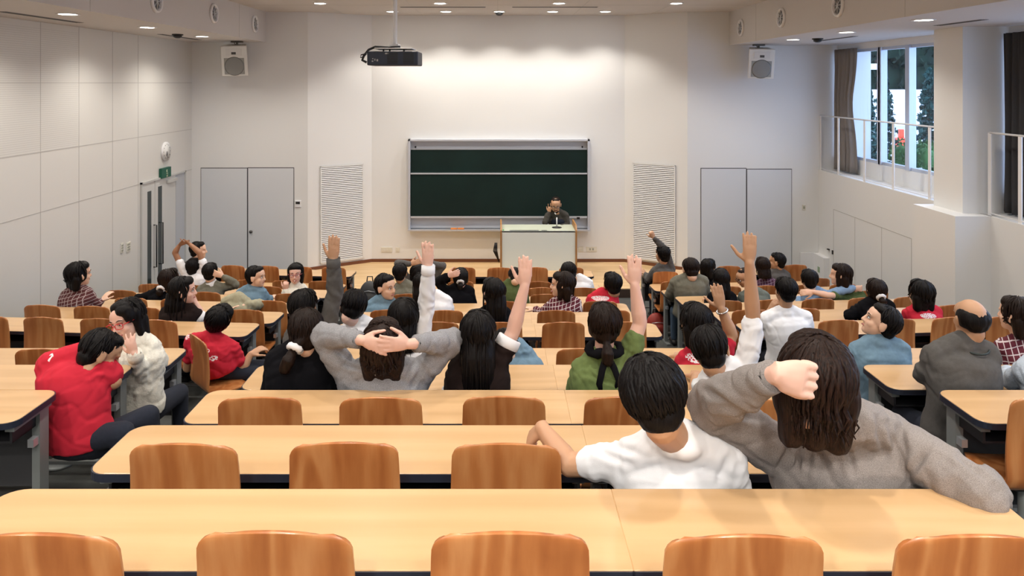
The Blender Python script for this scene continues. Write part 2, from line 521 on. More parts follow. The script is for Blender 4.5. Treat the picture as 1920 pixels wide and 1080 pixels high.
# ================================================================ CHALKBOARD
def chalkboard():
    x0 = P(765, 0, 14.68).x; x1 = P(1106, 0, 14.68).x
    zt_ = P(0, 261, 14.68).z; zb_ = P(0, 431, 14.68).z
    r = empty('chalkboard', ((x0 + x1) / 2, YC, zb_))
    W = x1 - x0; H = zt_ - zb_; h = W / 2
    def Z(py): return P(0, py, 14.68).z - zb_
    FR = mat('board_frame', (.66, .69, .76), .35, metal=.4)
    g = MB(); tt = .045
    g.box2((-h, -.13, 0), (-h + tt, 0, H)); g.box2((h - tt, -.13, 0), (h, 0, H)); g.box2((-h, -.13, H - .04), (h, 0, H))
    bevel(g.build('frame', FR, r), .004)
    MB().box2((-h + tt, -.03, .02), (h - tt, -.001, H - .04)).build('back_panel', mat('board_back_white', (.60, .63, .68), .4), r)
    u = MB().box2((-h + tt + .005, -.075, Z(325)), (h - tt - .005, -.05, Z(281))).build('upper_board', GREEN, r)
    MB().box2((-h + tt + .005, -.078, Z(281)), (h - tt - .005, -.048, Z(279))).build('board_rail', FR, u)
    l = MB().box2((-h + tt + .005, -.105, Z(406)), (h - tt - .005, -.08, Z(326))).build('lower_board', GREEN, r)
    MB().box2((-h + tt + .005, -.115, Z(327)), (h - tt - .005, -.078, Z(324.5))).build('board_rail', FR, l)
    MB().box2((-h + tt + .005, -.12, Z(409)), (h - tt - .005, -.078, Z(405.5))).build('board_rail', FR, l)
    g = MB(); g.box2((-h, -.19, -.012), (h, 0, .0)); g.box2((-h, -.19, 0), (h, -.18, .018))
    g.build('chalk_tray', FR, r)
    for x in (-h + .14, h - .14):
        MB().cyl((x, -.03, Z(279) + .03), (x, -.045, Z(279) + .03), .018, 12).build('catch', BLACK, r)
    MB().box2((h - .26, -.125, Z(407)), (h - .20, -.12, Z(411))).build('catch', BLACK, r)
    tag(r, 'wide dark green chalkboard with two sliding panels in an aluminium frame', 'chalkboard')
    for px, lab in ((851, 'orange chalk eraser left of the black band on the chalkboard tray'), (864, 'orange chalk eraser right of the black band on the chalkboard tray')):
        p = P(px, 428.5, 14.66)
        e = empty('chalk_eraser', (p.x, 14.70 - .03, zb_))
        bevel(MB().box((0, 0, .022), (.125, .05, .034)).build('felt', mat('eraser_orange', (.80, .25, .05), .8), e), .006)
        MB().box((0, 0, .0025), (.12, .045, .005)).build('sole', BLACK, e)
        tag(e, lab, 'eraser', 'orange erasers on the chalk tray')
chalkboard()

# ================================================================ LECTERN
def lectern():
    Yl = 13.45
    a = P(938, 433, Yl); b_ = P(1082, 433, Yl)
    W = b_.x - a.x; H = a.z - ZDAIS; D = .62
    r = empty('lectern', ((a.x + b_.x) / 2, Yl, ZDAIS)); h = W / 2
    bevel(MB().box2((-h + .03, 0, 0), (h - .03, .025, H)).build('front_panel', LPANEL, r), .003)
    for sx in (-1, 1):
        g = MB(); x0_, x1_ = sx * h, sx * (h - .03)
        pts = [(-.02, 0), (D, 0), (D, H + .10), (.06, H + .10), (-.02, H + .01)]
        vs_ = [(x0_, y, z) for y, z in pts] + [(x1_, y, z) for y, z in pts]; n = len(pts)
        fs_ = [tuple(range(n)), tuple(range(2 * n - 1, n - 1, -1))] + [(i, n + i, n + (i + 1) % n, (i + 1) % n) for i in range(n)]
        g.add(vs_, fs_); bevel(g.build('side_panel', TRIMW, r), .004)
    bevel(MB().box2((-h + .03, 0, H - .03), (h - .03, D, H)).build('top', mat('lectern_top', (.50, .54, .44), .5), r), .004)
    MB().box2((-h + .03, D - .03, 0), (h - .03, D, H - .04)).build('rear_panel', LPANEL, r)
    g = MB(); g.box2((-h + .17, .03, H), (-h + .70, .06, H + .004)); g.build('cable_slot', BLACK, r)
    MB().box2((-h + .75, .03, H), (-h + .85, .06, H + .004)).build('cable_slot', BLACK, r)
    MB().box2((-h + .045, .05, H), (-h + .07, .08, H + .012)).build('indicator', mat('green_led', (.02, .5, .1), .4), r)
    tag(r, 'pale grey-green lectern with brown wooden side panels on the dais', 'lectern')
    # microphone
    p = P(1044, 424, 13.75)
    m = empty('microphone', (p.x, 13.75, ZDAIS + H))
    MB().tube([(0, 0, 0), (0, 0, .008), (0, 0, .016)], [.09, .09, .02], 20).build('base', BLACK, m)
    MB().tube([(0, 0, .01), (0, 0, .19)], .011, 8).build('stem', PWHITE, m)
    g = MB(); g.tube([(0, 0, .18), (.003, 0, .20), (.0, .0, .225), (-.02, .02, .25)], .005, 8); g.build('gooseneck', BLACK, m)
    MB().caps((-.02, .02, .245), (-.03, .03, .262), .010, .013).build('capsule', mat('mic_grey', (.5, .5, .5), .5), m)
    tag(m, 'gooseneck desk microphone standing on the lectern top', 'microphone')
    return r
lectern()
# flower arrangement-like dark cable bundle behind lectern left: hanging cables
g = MB(); 
for i in range(6):
    p = P(932 - i * .8, 455, 13.6)
    q = P(936, 492, 13.6)
    g.tube([p, (p + q) / 2 + Vector((-.02 - .01 * i, 0, .03)), q], .006, 6)
tag(g.build('cable_bundle', BLACK), 'dark cables hanging at the left side of the lectern', 'cable')

# ================================================================ PROJECTOR
def projector():
    Yp = 7.2
    c = P(735.5, 106, Yp); s_ = Yp / F
    r = empty('ceiling_projector', (c.x, Yp, ZCEIL)); top = ZCEIL
    def Z(py): return P(0, py, Yp).z - top
    def X(px): return P(px, 0, Yp).x - c.x
    MB().cyl((0, .2, 0), (0, .2, Z(82)), .021, 16).build('pole', PWHITE, r)
    MB().cyl((0, .2, 0), (0, .2, -.03), .09, 24).build('ceiling_plate', PWHITE, r)
    bevel(MB().box2((X(727), .12, Z(86)), (X(744), .30, Z(81))).build('bracket', PWHITE, r), .004)
    bevel(MB().box2((X(701), .02, Z(91.5)), (X(772), .40, Z(89.5))).build('mount_tray', PWHITE, r), .004)
    BL = mat('projector_navy', (.035, .045, .075), .5)
    bd = bevel(MB().box2((X(688), 0, Z(122.5)), (X(783.5), .42, Z(96))).build('body', BL, r), .012, 3)
    for px in (736, 766):
        g = MB()
        for i in range(7): g.box2((X(px - 10), -.004, Z(119) + i * .0155), (X(px + 10), .002, Z(119) + i * .0155 + .009))
        g.build('fan_grille', BLACK, bd)
    g = MB()
    for (x_, y_, w_, h_) in ((697, 116, 3, 2.5), (702, 114, 2, 4), (706, 115, 3, 4), (722, 101.5, 7, 2.5), (698, 111, 2, 2)):
        g.box2((X(x_), -.004, Z(y_)), (X(x_ + w_), .002, Z(y_ - h_)))
    g.build('socket', mat('socket_grey', (.5, .5, .52), .4), bd)
    for px in (716, 728, 755): MB().cyl((X(px), .1, Z(97)), (X(px), .1, Z(90)), .008, 8).build('mount_bolt', BLACK, r)
    g = MB()
    g.tube([(X(748), .1, Z(87)), (X(727), .1, Z(88)), (X(701), .08, Z(87)), (X(690), .04, Z(93)), (X(682), 0, Z(105)), (X(680), -.02, Z(113)), (X(688), -.02, Z(117))], .012, 8)
    g.tube([(X(690), .0, Z(100)), (X(677), 0, Z(103)), (X(676), 0, Z(108)), (X(682), 0, Z(106))], .006, 8)
    g.build('cable', BLACK, r)
    tag(r, 'dark navy projector hanging on a white pole from the ceiling', 'projector')
projector()

# ================================================================ SPEAKERS
def speaker(px0, px1, py0, py1, sign, label, zs):
    Ys = 13.55
    c = P((px0 + px1) / 2, (py0 + py1) / 2, Ys); W = (px1 - px0) * Ys / F; H = (py1 - py0) * Ys / F
    r = empty('wall_speaker', (c.x, Ys, c.z)); D = .30
    Mt = Matrix.Rotation(radians(10), 4, 'X') @ Matrix.Rotation(radians(-6 * sign), 4, 'Z')
    def fn(v): return v
    g = MB()
    n = 8
    pts = [(-W / 2, 0), (W / 2, 0), (W * .36, D), (-W * .36, D)]
    g.prism(pts, -H / 2, H / 2)
    cab = g.build('cabinet', mat('speaker_white', (.80, .79, .75), .5), r, M=Mt); bevel(cab, .015, 3)
    g = MB().box2((-W * .38, -.008, -H * .44), (W * .38, .0, H * .10)); gg = g.build('grille', GRILL, r, M=Mt)
    g = MB(); g.tube([(0, -.010, -H * .17), (0, -.016, -H * .17)], [W * .37, W * .33], 32); g.build('woofer', mat('woofer_grey', (.28, .28, .27), .6, bump=.5, bscale=500), gg, M=Mt)
    g = MB(); g.box2((-W * .3, -.010, H * .18), (W * .3, .0, H * .40)); g.build('horn', mat('horn_white', (.74, .73, .70), .5), r, M=Mt)
    MB().box2((-.04, -.012, H * .22), (.04, -.009, H * .3)).build('badge', mat('badge_dark', (.08, .08, .08), .5), r, M=Mt)
    g = MB(); zt = zs - c.z
    g.cyl((0, .15, H / 2 - .02), (0, .15, zt), .02, 10); g.box2((-.10, .1, zt - .03), (.10, .2, zt)); g.box2((-.07, .11, H / 2 + .01), (.07, .19, H / 2 + .03))
    g.tube([(-.06, .15, zt), (-.03, .12, zt - .06), (.05, .16, H / 2 + .02)], .008, 6)
    g.build('bracket', mat('bracket_dark', (.15, .14, .12), .5, metal=.4), r)
    tag(r, label, 'loudspeaker', 'white loudspeakers under the ceiling bulkheads')
speaker(415, 463, 86, 143, -1, 'white loudspeaker hanging under the left ceiling bulkhead above the cupboard doors', ZS_L)
speaker(1404, 1452, 92, 148, 1, 'white loudspeaker hanging under the right ceiling bulkhead near the windows', ZS_R)

# ================================================================ SMALL WALL THINGS
def onleft(px, py):
    y = -XL * F / (933 - px); return Vector((XL, y, CZ - (py - 155) * y / F))
c = onleft(309, 284)
r = empty('wall_clock', c, 0)
MB().cyl((0, 0, 0), (.035, 0, 0), .165, 40).build('case', PWHITE, r)
MB().cyl((.035, 0, 0), (.038, 0, 0), .145, 40).build('dial', mat('dial_white', (.82, .82, .80), .5), r)
g = MB()
for k in range(12):
    a = k * pi / 6; g.box((0, 0, 0), (.002, .008, .02), Matrix.Translation((.0395, sin(a) * .125, cos(a) * .125)) @ Matrix.Rotation(-a, 4, 'X'))
g.build('hour_marks', BLACK, r)
MB().tube([(.041, 0, 0), (.041, -.02, -.075)], .005, 6).build('hour_hand', BLACK, r)
MB().tube([(.041, 0, 0), (.041, .018, -.115)], .0035, 6).build('minute_hand', BLACK, r)
tag(r, 'round white wall clock on the left wall above the exit sign', 'clock')
c = onleft(306.5, 323.5)
r = empty('exit_sign', c)
EXG = mat('exit_green', (.005, .10, .06), .5)
MB().box((.03, 0, 0), (.05, .36, .17)).build('housing', EXG, r)
EW = mat('exit_white', (.75, .78, .55), .5)
g = MB()
def sg(y, z, w_, h_): g.box((.0565, y, z), (.003, w_, h_))
sg(.02, -.01, .05, .12)
g.build('doorway_symbol', EW, r)
g = MB(); g.ell((.059, .03, .035), (.002, .014, .014)); g.tube([(.059, .03, .02), (.059, .01, -.02), (.059, .03, -.055)], .006, 6); g.tube([(.059, .01, -.02), (.059, -.015, -.05)], .006, 6); g.tube([(.059, .028, .012), (.059, -.005, .0)], .005, 6)
g.build('running_figure', EXG, r)
tag(r, 'green exit sign with a running figure above the entrance door', 'exit sign')
for px, py, lab in ((228, 465, 'narrow ivory switch plate on the left wall, farther from the entrance door'), (240, 463, 'ivory double switch plate on the left wall nearest the entrance door')):
    c = onleft(px, py); wd = .08 if px == 228 else .13
    r = empty('switch_plate', c)
    bevel(MB().box((.006, 0, 0), (.012, wd, .15)).build('plate', IVORY, r), .003)
    g = MB()
    for k in range(3): g.box((.014, 0, (k - 1) * .04), (.006, wd * .6, .024))
    g.build('switch_button', mat('switch_grey', (.35, .36, .30), .5), r)
    tag(r, lab, 'light switch')
def plate(px, py, Y, w_, h_, label, name='wall_socket', holes=0, dark=None, cat='wall socket'):
    c = P(px, py, Y); r = empty(name, (c.x, Y, c.z))
    bevel(MB().box((0, -.006, 0), (w_, .012, h_)).build('plate', IVORY, r), .003)
    g = MB()
    for k in range(max(holes, 1)): g.box(((k - (max(holes, 1) - 1) / 2) * .06, -.014, 0), (.03, .004, h_ * .45))
    g.build('insert', mat('switch_grey', (.35, .36, .30), .5) if not dark else dark, r)
    tag(r, label, cat)
plate(725, 468, YC, .22, .10, 'wide ivory wall plate under the left end of the chalkboard', 'wall_plate', 3, IVORY, 'wall plate')
plate(746, 468, YC, .08, .10, 'small ivory wall plate right of the wide one below the chalkboard', 'wall_plate', 1, IVORY, 'wall plate')
plate(1089, 467, YC, .10, .10, 'small ivory wall plate beside the right side of the lectern', 'wall_plate', 1, IVORY, 'wall plate')
plate(1109, 467, YC, .21, .10, 'double wall socket right of the lectern', 'wall_socket', 2)
c = P(559, 382, YF); r = empty('thermostat', (c.x, YF, c.z))
bevel(MB().box((0, -.012, 0), (.11, .024, .12)).build('case', PWHITE, r), .004)
MB().box((0, -.026, .02), (.08, .004, .045)).build('display', BLACK, r)
tag(r, 'small white thermostat with dark display right of the left cupboard doors', 'thermostat')
plate(1507, 389, YF, .06, .11, 'small ivory switch plate right of the right cupboard doors', 'switch_plate', 1, cat='light switch')
# latch on right cupboard and little open wall box
y = XR * F / (1562 - 933); z = CZ - (473 - 155) * y / F
g = MB(); g.box((XR - .01, y, z), (.02, .03, .07)); g.box((XR - .02, y + .15, z + .02), (.03, .06, .02))
o = g.build('cupboard_latch', BLACK); tag(o, 'small dark latch on the flush cupboard in the right wall', 'latch')
y = XR * F / (1545 - 933)
r = empty('wall_box', (XR, y, CZ - (505 - 155) * y / F))
MB().box2((-.10, -.22, -.26), (0, .22, .26)).build('case', PWHITE, r)
MB().box2((-.35, .21, -.26), (-.10, .23, .26)).build('door', PWHITE, r)
MB().box2((-.108, -.05, -.05), (-.10, .03, .05)).build('plug', mat('plug_green', (.3, .4, .25), .5), r)
tag(r, 'white wall box with open door low on the right wall by the front corner', 'wall box')

# ================================================================ RAILINGS ON THE LEDGE
def railing(ys_, y_a, y_b, label):
    r = empty('railing', (XR + .03, y_a, ZSILL))
    h = 1.03
    MB().tube([(0, 0, h), (0, y_b - y_a, h)], .013, 8).build('top_rail', PWHITE, r)
    MB().tube([(0, 0, .03), (0, y_b - y_a, .03)], .008, 8).build('bottom_rail', PWHITE, r)
    for y in ys_:
        MB().box2((-.006, y - y_a - .03, 0), (.006, y - y_a + .03, h)).build('post', PWHITE, r)
    tag(r, label, 'railing', 'white railings along the window ledge')
xr = XR + .03
railing([YF - .04] + [xr * F / (x - 933) for x in (1572, 1621, 1675, 1743)], yP1 + .25, YF - .01, 'white railing on the window ledge beyond the white pier')
railing([xr * F / (x - 933) for x in (1856, 1913)] + [7.2, 6.2, 5.3], 5.05, yP0 - .15, 'white railing on the window ledge this side of the white pier')

# ================================================================ CURTAINS
def curtain(y0, y1, label, col, gather=.0):
    g = MB(); n = 60; m = 16; rs = []
    zt_, zb_ = zwt + .02, ZSILL + .03
    vs_ = []; fs_ = []
    for k in range(m + 1):
        t_ = k / m; z = zt_ + (zb_ - zt_) * t_
        pinch = 1 - gather * math.exp(-((t_ - .45) / .22) ** 2)
        for i in range(n + 1):
            u = i / n
            y = y1 + (y0 - y1) * u * pinch
            x = XW - .09 + .035 * sin(u * 34 + .6 * sin(t_ * 3)) * (.6 + .5 * t_) + .02 * sin(u * 77)
            vs_.append((x, y, z))
    for k in range(m):
        for i in range(n):
            a = k * (n + 1) + i; fs_.append((a, a + 1, a + n + 2, a + n + 1))
    g.add(vs_, fs_, True)
    o = g.build('curtain', col)
    s_ = o.modifiers.new('s', 'SOLIDIFY'); s_.thickness = .004
    tag(o, label, 'curtain', 'grey curtains at the windows')
curtain(XW * F / (1614 - 933), YF - .05, 'grey-brown curtain drawn to the far end of the far window', mat('curtain_cloth', (.26, .235, .22), .85), .18)
curtain(XW * F / (1921 - 933) - .5, yP0 - .03, 'dark grey curtain just this side of the white pier', mat('curtain_cloth_dark', (.045, .045, .05), .85))

# ================================================================ LIGHTS IN CEILINGS
def downlight(x, y, z, power, spot=True, label=None, group='round downlights', size=radians(115), blend=.6):
    r = empty('downlight', (x, y, z))
    g = MB(); n = 28
    rs = [[Vector((cos(2*pi*i/n) * q, sin(2*pi*i/n) * q, zz)) for i in range(n)] for q, zz in ((.095, -.001), (.125, -.001), (.125, -.008), (.095, -.008), (.095, -.001))]
    g.rings(rs, False, False); g.build('rim', PWHITE, r)
    MB().tube([(0, 0, -.003), (0, 0, -.002)], .095, 28).build('diffuser', GLOW, r)
    ld = bpy.data.lights.new('downlight_lamp', 'SPOT'); ld.energy = power; ld.spot_size = size; ld.spot_blend = blend; ld.shadow_soft_size = .08
    ld.color = (1, .935, .845)
    lo = bpy.data.objects.new('lamp', ld); C.objects.link(lo); lo.parent = r; lo.location = (0, 0, -.03)
    tag(r, label, 'ceiling light', group)
POW_M, POW_S, POW_F = 92, 80, 78
for px, nm in ((735, 'leftmost'), (836, 'second from the left'), (936, 'middle'), (1036, 'second from the right'), (1135, 'rightmost')):
    Y = 1.345 * F / (155 - 21.5); downlight(P(px, 0, Y).x, Y, ZCEIL, POW_F, label='round downlight, %s of the five nearest the front wall' % nm, group='downlights in the line nearest the front wall')
for px, nm in ((600, 'leftmost'), (825, 'second from the left'), (1048, 'second from the right'), (1268, 'rightmost')):
    Y = 1.345 * F / (155 - 6); downlight(P(px, 0, Y).x, Y, ZCEIL, POW_M, label='round downlight, %s of the four at the top picture edge' % nm, group='downlights in the second line from the front wall')
for Y in (10.2, 7.9, 5.6, 3.4, 1.2, -.6, -1.9):
    for X in (-3.0, -1.0, 1.0, 3.0):
        downlight(X, Y, ZCEIL, POW_M * (1.45 if Y < 0 else .92), size=radians(150 if Y < 0 else 115), label='round downlight in the main ceiling above the seats, out of the picture', group='downlights above the seats')
for px, py, nm in ((127, 26, 'nearest the camera'), (276, 51, 'between its two neighbours'), (379, 68, 'nearest the front wall')):
    Y = .77 * F / (155 - py); downlight(P(px, 0, Y).x, Y, ZS_L, POW_S, size=radians(146), blend=.8, label='round downlight in the left bulkhead, ' + nm, group='downlights in the left bulkhead')
for Y in (6.3, 4.2, 2.1): downlight(-5.05, Y, ZS_L, POW_S, size=radians(146), blend=.8, label='round downlight in the left bulkhead, out of the picture', group='downlights in the left bulkhead')
for px, py, nm in ((1732, 37, 'nearest the camera'), (1587, 60, 'between its two neighbours'), (1487, 74, 'nearest the front wall')):
    Y = .71 * F / (155 - py); downlight(P(px, 0, Y).x, Y, ZS_R, POW_S * .7, size=radians(146), blend=.8, label='round downlight in the right bulkhead, ' + nm, group='downlights in the right bulkhead')
for Y in (6.3, 4.2, 2.1): downlight(5.05, Y, ZS_R, POW_S, size=radians(146), blend=.8, label='round downlight in the right bulkhead, out of the picture', group='downlights in the right bulkhead')

def slot_vent(p0, p1, wd, z, label):
    p0 = Vector(p0); p1 = Vector(p1); d = (p1 - p0); L_ = d.length
    r = empty('slot_vent', (p0.x, p0.y, z), math.atan2(d.y, d.x))
    MB().box2((0, -wd / 2, -.004), (L_, wd / 2, .0)).build('frame', mat('vent_grey', (.35, .34, .34), .6), r)
    g = MB()
    for k in range(3): g.box2((.01, -wd / 2 + wd * (k + .25) / 3, -.006), (L_ - .01, -wd / 2 + wd * (k + .7) / 3, -.004))
    g.build('slot', mat('vent_dark', (.06, .055, .055), .7), r)
    tag(r, label, 'air vent', 'slot vents in the ceiling')
Y = 1.345 * F / (155 - 13.2)
slot_vent((P(750, 0, Y).x, Y, 0), (P(911, 0, Y).x, Y, 0), .10, ZCEIL, 'long dark ceiling slot vent left of centre above the chalkboard')
slot_vent((P(960, 0, Y).x, Y, 0), (P(1121, 0, Y).x, Y, 0), .10, ZCEIL, 'long dark ceiling slot vent right of centre above the chalkboard')
slot_vent((-5.35, 8.0, 0), (-5.35, 9.5, 0), .10, ZS_L, 'grey slot vent in the left bulkhead at the picture edge')
slot_vent((-5.35, 11.75, 0), (-5.35, 13.3, 0), .10, ZS_L, 'grey slot vent in the left bulkhead near the front corner')
slot_vent((5.45, 11.3, 0), (5.45, 12.7, 0), .10, ZS_R, 'grey slot vent in the right bulkhead near the front corner')
slot_vent((5.45, 8.3, 0), (5.45, 9.2, 0), .10, ZS_R, 'grey slot vent in the right bulkhead beside the pier')
def detector(px, py, hz, z, label):
    Y = hz * F / (155 - py); x = P(px, 0, Y).x
    r = empty('ceiling_camera', (x, Y, z))
    MB().tube([(0, 0, 0), (0, 0, -.02)], .085, 20).build('mount_ring', BLACK, r)
    MB().tube([(0, 0, -.02), (0, 0, -.05), (0, 0, -.065)], [.07, .06, .03], 20).build('dome', BLACK, r)
    tag(r, label, 'ceiling sensor', 'black domes on the ceiling')
detector(936, 23, 1.345, ZCEIL, 'black dome sensor on the main ceiling above the chalkboard')
detector(333, 64, .77, ZS_L, 'black dome sensor under the left bulkhead')
detector(1533, 72, .71, ZS_R, 'black dome sensor under the right bulkhead')
# round air nozzles in the bulkhead faces
def nozzle(xb, sgn, px, py, label):
    Y = abs(xb) * F / abs(px - 933); z = CZ + (155 - py) * Y / F
    r = empty('air_nozzle', (xb, Y, z))
    n = 32; rs = []
    for q, d in ((.13, .0), (.155, .0), (.15, .03), (.125, .035), (.115, .0)):
        rs.append([Vector((sgn * d, cos(2*pi*i/n) * q, sin(2*pi*i/n) * q)) for i in range(n)])
    MB().rings(rs, True, False).build('ring', PWHITE, r)
    MB().tube([(sgn * .001, 0, 0), (sgn * .012, 0, 0)], [.118, .09], 28).build('core', mat('nozzle_grey', (.16, .16, .17), .5), r)
    g = MB()
    for k in range(4):
        a = k * pi / 4; g.tube([(sgn * .02, cos(a) * .115, sin(a) * .115), (sgn * .02, -cos(a) * .115, -sin(a) * .115)], .006, 6)
    g.build('vane', ALU, r)
    tag(r, label, 'air nozzle', 'round air nozzles in the bulkheads')
nozzle(XBL, 1, 477, 45, 'round white air nozzle in the left bulkhead nearest the front wall')
nozzle(XBL, 1, 400, 25, 'round white air nozzle in the left bulkhead, middle of the three in view')
nozzle(XBL, 1, 292, 2, 'round white air nozzle in the left bulkhead at the top picture edge')
nozzle(XBR, -1, 1390, 52, 'round white air nozzle in the right bulkhead nearest the front wall')
nozzle(XBR, -1, 1466, 33, 'round white air nozzle in the right bulkhead, middle of the three in view')
nozzle(XBR, -1, 1573, 10, 'round white air nozzle in the right bulkhead at the top picture edge')

# ================================================================ OUTSIDE
GZ = CZ - 1.75
tag(MB().box2((XO + .02, -4, GZ - .3), (60, 60, GZ)).build('ground_outside', mat('paving_outside', (.45, .46, .47), .9)), 'pale paved ground outside the windows', kind='structure')
WB = mat('white_render', (.75, .77, .80), .8)
tag(MB().box2((8.0, 30.0, GZ), (40, 30.3, CZ - .28)).build('garden_wall', WB), 'white rendered wall standing behind the garden trees', 'wall')
r = empty('white_canopy', P(1635, 200, 24.5) * 1.0); r.location.z = GZ
pz = P(0, 120, 25).z - GZ
MB().box2((-1.35, 0, pz - .19), (.48, .6, pz)).build('roof_slab', WB, r)
MB().box2((-1.3, .1, 0), (-.05, .5, pz - .19)).build('column', WB, r)
tag(r, 'white flat canopy on a thick column outside the far window', 'canopy')

LEAF_D = mat('conifer_dark', (.02, .07, .06), .8, var=.5, vscale=4)
LEAF_B = mat('hedge_green', (.05, .16, .04), .8, var=.5, vscale=6)
LEAF_W = mat('wood_dark_leaves', (.008, .025, .012), .9, var=.6, vscale=1.5)
LEAF_M = mat('wood_mid_leaves', (.03, .10, .03), .8, var=.6, vscale=3)
BARK = mat('bark', (.06, .04, .03), .9)
def leaves(mb, c, rad, n, sz, rnd):
    for _ in range(n):
        d = Vector((rnd.gauss(0, 1), rnd.gauss(0, 1), rnd.gauss(0, 1))).normalized() * (rnd.random() ** .4)
        p = Vector((c[0] + d.x * rad[0], c[1] + d.y * rad[1], c[2] + d.z * rad[2]))
        q = Euler((rnd.random() * 6, rnd.random() * 6, rnd.random() * 6)).to_matrix()
        s1 = sz * (.6 + .8 * rnd.random())
        mb.poly([p + q @ Vector(v) for v in ((-s1, 0, 0), (0, -s1 * .45, 0), (s1, 0, 0), (0, s1 * .45, 0))])
def conifer(px, Y, py_top, rw, label, seed):
    rnd = random.Random(seed); base = P(px, 0, Y); x = base.x; ztop = P(px, py_top, Y).z; H = ztop - GZ
    r = empty('conifer_tree', (x, Y, GZ))
    MB().tube([(0, 0, 0), (0, 0, H * .95)], [.07, .012], 8).build('trunk', BARK, r)
    g = MB()
    nb = 64
    for k in range(nb):
        t_ = .04 + .95 * k / nb; z = H * t_; L_ = rw * (1 - t_) ** .8 * (.75 + .5 * rnd.random()); a = k * 2.4 + rnd.random()
        for j in range(8):
            u = (j + 1) / 8
            c = (cos(a) * L_ * u, sin(a) * L_ * u, z + .10 * L_ * u - .08 * u * u)
            leaves(g, c, (.06, .06, .03), 7, .045, rnd)
    g.build('foliage', LEAF_D, r)
    tag(r, label, 'tree', 'slim conifers outside the far window')
conifer(1628, 16.5, 160, .26, 'slim dark conifer outside, left of the wide window mullion', 1)
conifer(1658, 15.0, 140, .33, 'slim dark conifer outside between the two window mullions', 2)
conifer(1742, 14.5, 125, .40, 'tall open conifer outside beside the white pier', 3)
rnd = random.Random(5)
for i, (px, Y, pyt, wd, mt, lab) in enumerate(((1650, 34, 60, 5, LEAF_W, 'dark broad woodland tree behind the white wall, left of the mullions'), (1775, 36, 40, 5, LEAF_M, 'green broad woodland tree behind the white wall near the pier'),
        (1705, 54, 20, 8, LEAF_W, 'very dark woodland tree in the gap behind the white wall'), (1560, 42, 90, 5, LEAF_W, 'dark woodland tree mostly hidden by the curtain'), (1870, 46, 50, 5, LEAF_M, 'green woodland tree hidden behind the pier'))):
    c = P(px, pyt, Y); H = c.z + 6 - GZ
    r = empty('woodland_tree', (c.x, Y, GZ))
    MB().tube([(0, 0, 0), (0, 0, H * .8)], [.3, .1], 8).build('trunk', BARK, r)
    g = MB()
    for k in range(26):
        a = rnd.random() * 6.28; q = rnd.random() ** .5
        cc = (cos(a) * wd * .5 * q, sin(a) * wd * .3 * q, H * (.15 + .85 * rnd.random()))
        leaves(g, cc, (1.5, 1.2, 1.2), 150, .22, rnd)
        g.ell(cc, (1.2, 1., 1.0), n=8, m=6)
    g.build('foliage', mt, r)
    tag(r, lab, 'tree', 'woodland trees outside')
g = MB(); rnd = random.Random(9)
for k in range(60):
    c = (7.4 + k * .09, 13.6 - (k % 3) * .25, GZ + .35 + .1 * rnd.random()); leaves(g, c, (.24, .24, .33), 260, .035, rnd); g.ell(c, (.14, .16, .20), n=8, m=6)
o = g.build('hedge', LEAF_B); tag(o, 'low bright green hedge outside along the far window', 'hedge')
c = P(1689, 290, 17.5)
r = empty('orange_machine', (c.x, 17.5, GZ)); r.scale = (.45, .45, .45)
OR = mat('machine_orange', (.85, .10, .04), .5)
bevel(MB().box2((-.28, -.3, .25), (.28, .3, 1.0)).build('body', OR, r), .05, 3)
bevel(MB().box2((-.12, -.1, 1.0), (.14, .1, 1.45)).build('upright', OR, r), .04, 3)
MB().cyl((-.2, 0, .2), (.2, 0, .2), .2, 16).build('wheel', BLACK, r)
tag(r, 'small orange-red machine standing outside behind the hedge', 'machine')

# ================================================================ DESKS
def rrect(x0, x1, y0, y1, rl, rr, n=6, out=0.):
    pts = []
    x0 -= out; x1 += out; y0 -= out; y1 += out
    def arc(cx, cy, r_, a0):
        if r_ <= .001: return [(cx, cy)]
        return [(cx + r_ * cos(a0 + pi / 2 * k / n), cy + r_ * sin(a0 + pi / 2 * k / n)) for k in range(n + 1)]
    pts += arc(x0 + rl, y0 + rl, rl, pi); pts += arc(x1 - rr, y0 + rr, rr, 1.5 * pi)
    pts += arc(x1 - rr, y1 - rr, rr, 0); pts += arc(x0 + rl, y1 - rl, rl, pi / 2)
    return pts
desk_proto = {}
def desk_mesh(L_, rl, rr, side):
    """desk in local coords: x 0..L, y 0 (sitter's edge) .. DEPTH, top at z .70"""
    key = (round(L_, 3), rl, rr)
    r = empty('long_desk', (0, 0, 0))
    top = MB().prism(rrect(0, L_, 0, DEPTH, rl, rr), .672, .70)
    bevel(top.build('table_top', DESKW, r), .002, 1)
    MB().prism(rrect(0, L_, 0, DEPTH, rl, rr, out=.004), .668, .697).build('edge_band', EDGE, r)
    s_ = MB(); e = .05
    s_.box2((e, .07, .57), (L_ - e, .33, .58)); s_.box2((e, .32, .57), (L_ - e, .33, .668)); s_.box2((e, .07, .57), (e + .012, .33, .668)); s_.box2((L_ - e - .012, .07, .57), (L_ - e, .33, .668))
    s_.build('book_shelf', SHELF, r)
    MB().box2((e + .02, .335, .22), (L_ - e - .02, .347, .64)).build('modesty_panel', mat('modesty_panel', (.05, .05, .055), .5), r)
    for x in (e, L_ - e):
        g = MB(); g.box((x, .292, .34), (.04, .075, .66)); g.box((x, .20, .65), (.045, .30, .03))
        g.box((x, .26, .012), (.05, .22, .024))
        leg = g.build('leg', GREYM, r)
        MB().box((x, .235, .50), (.03, .05, .04)).build('hinge_bracket', ALU, leg)
    MB().box2((e, .275, .12), (L_ - e, .305, .14)).build('foot_rail', GREYM, r)
    return r
ORD = ['first', 'second', 'third', 'fourth', 'fifth']
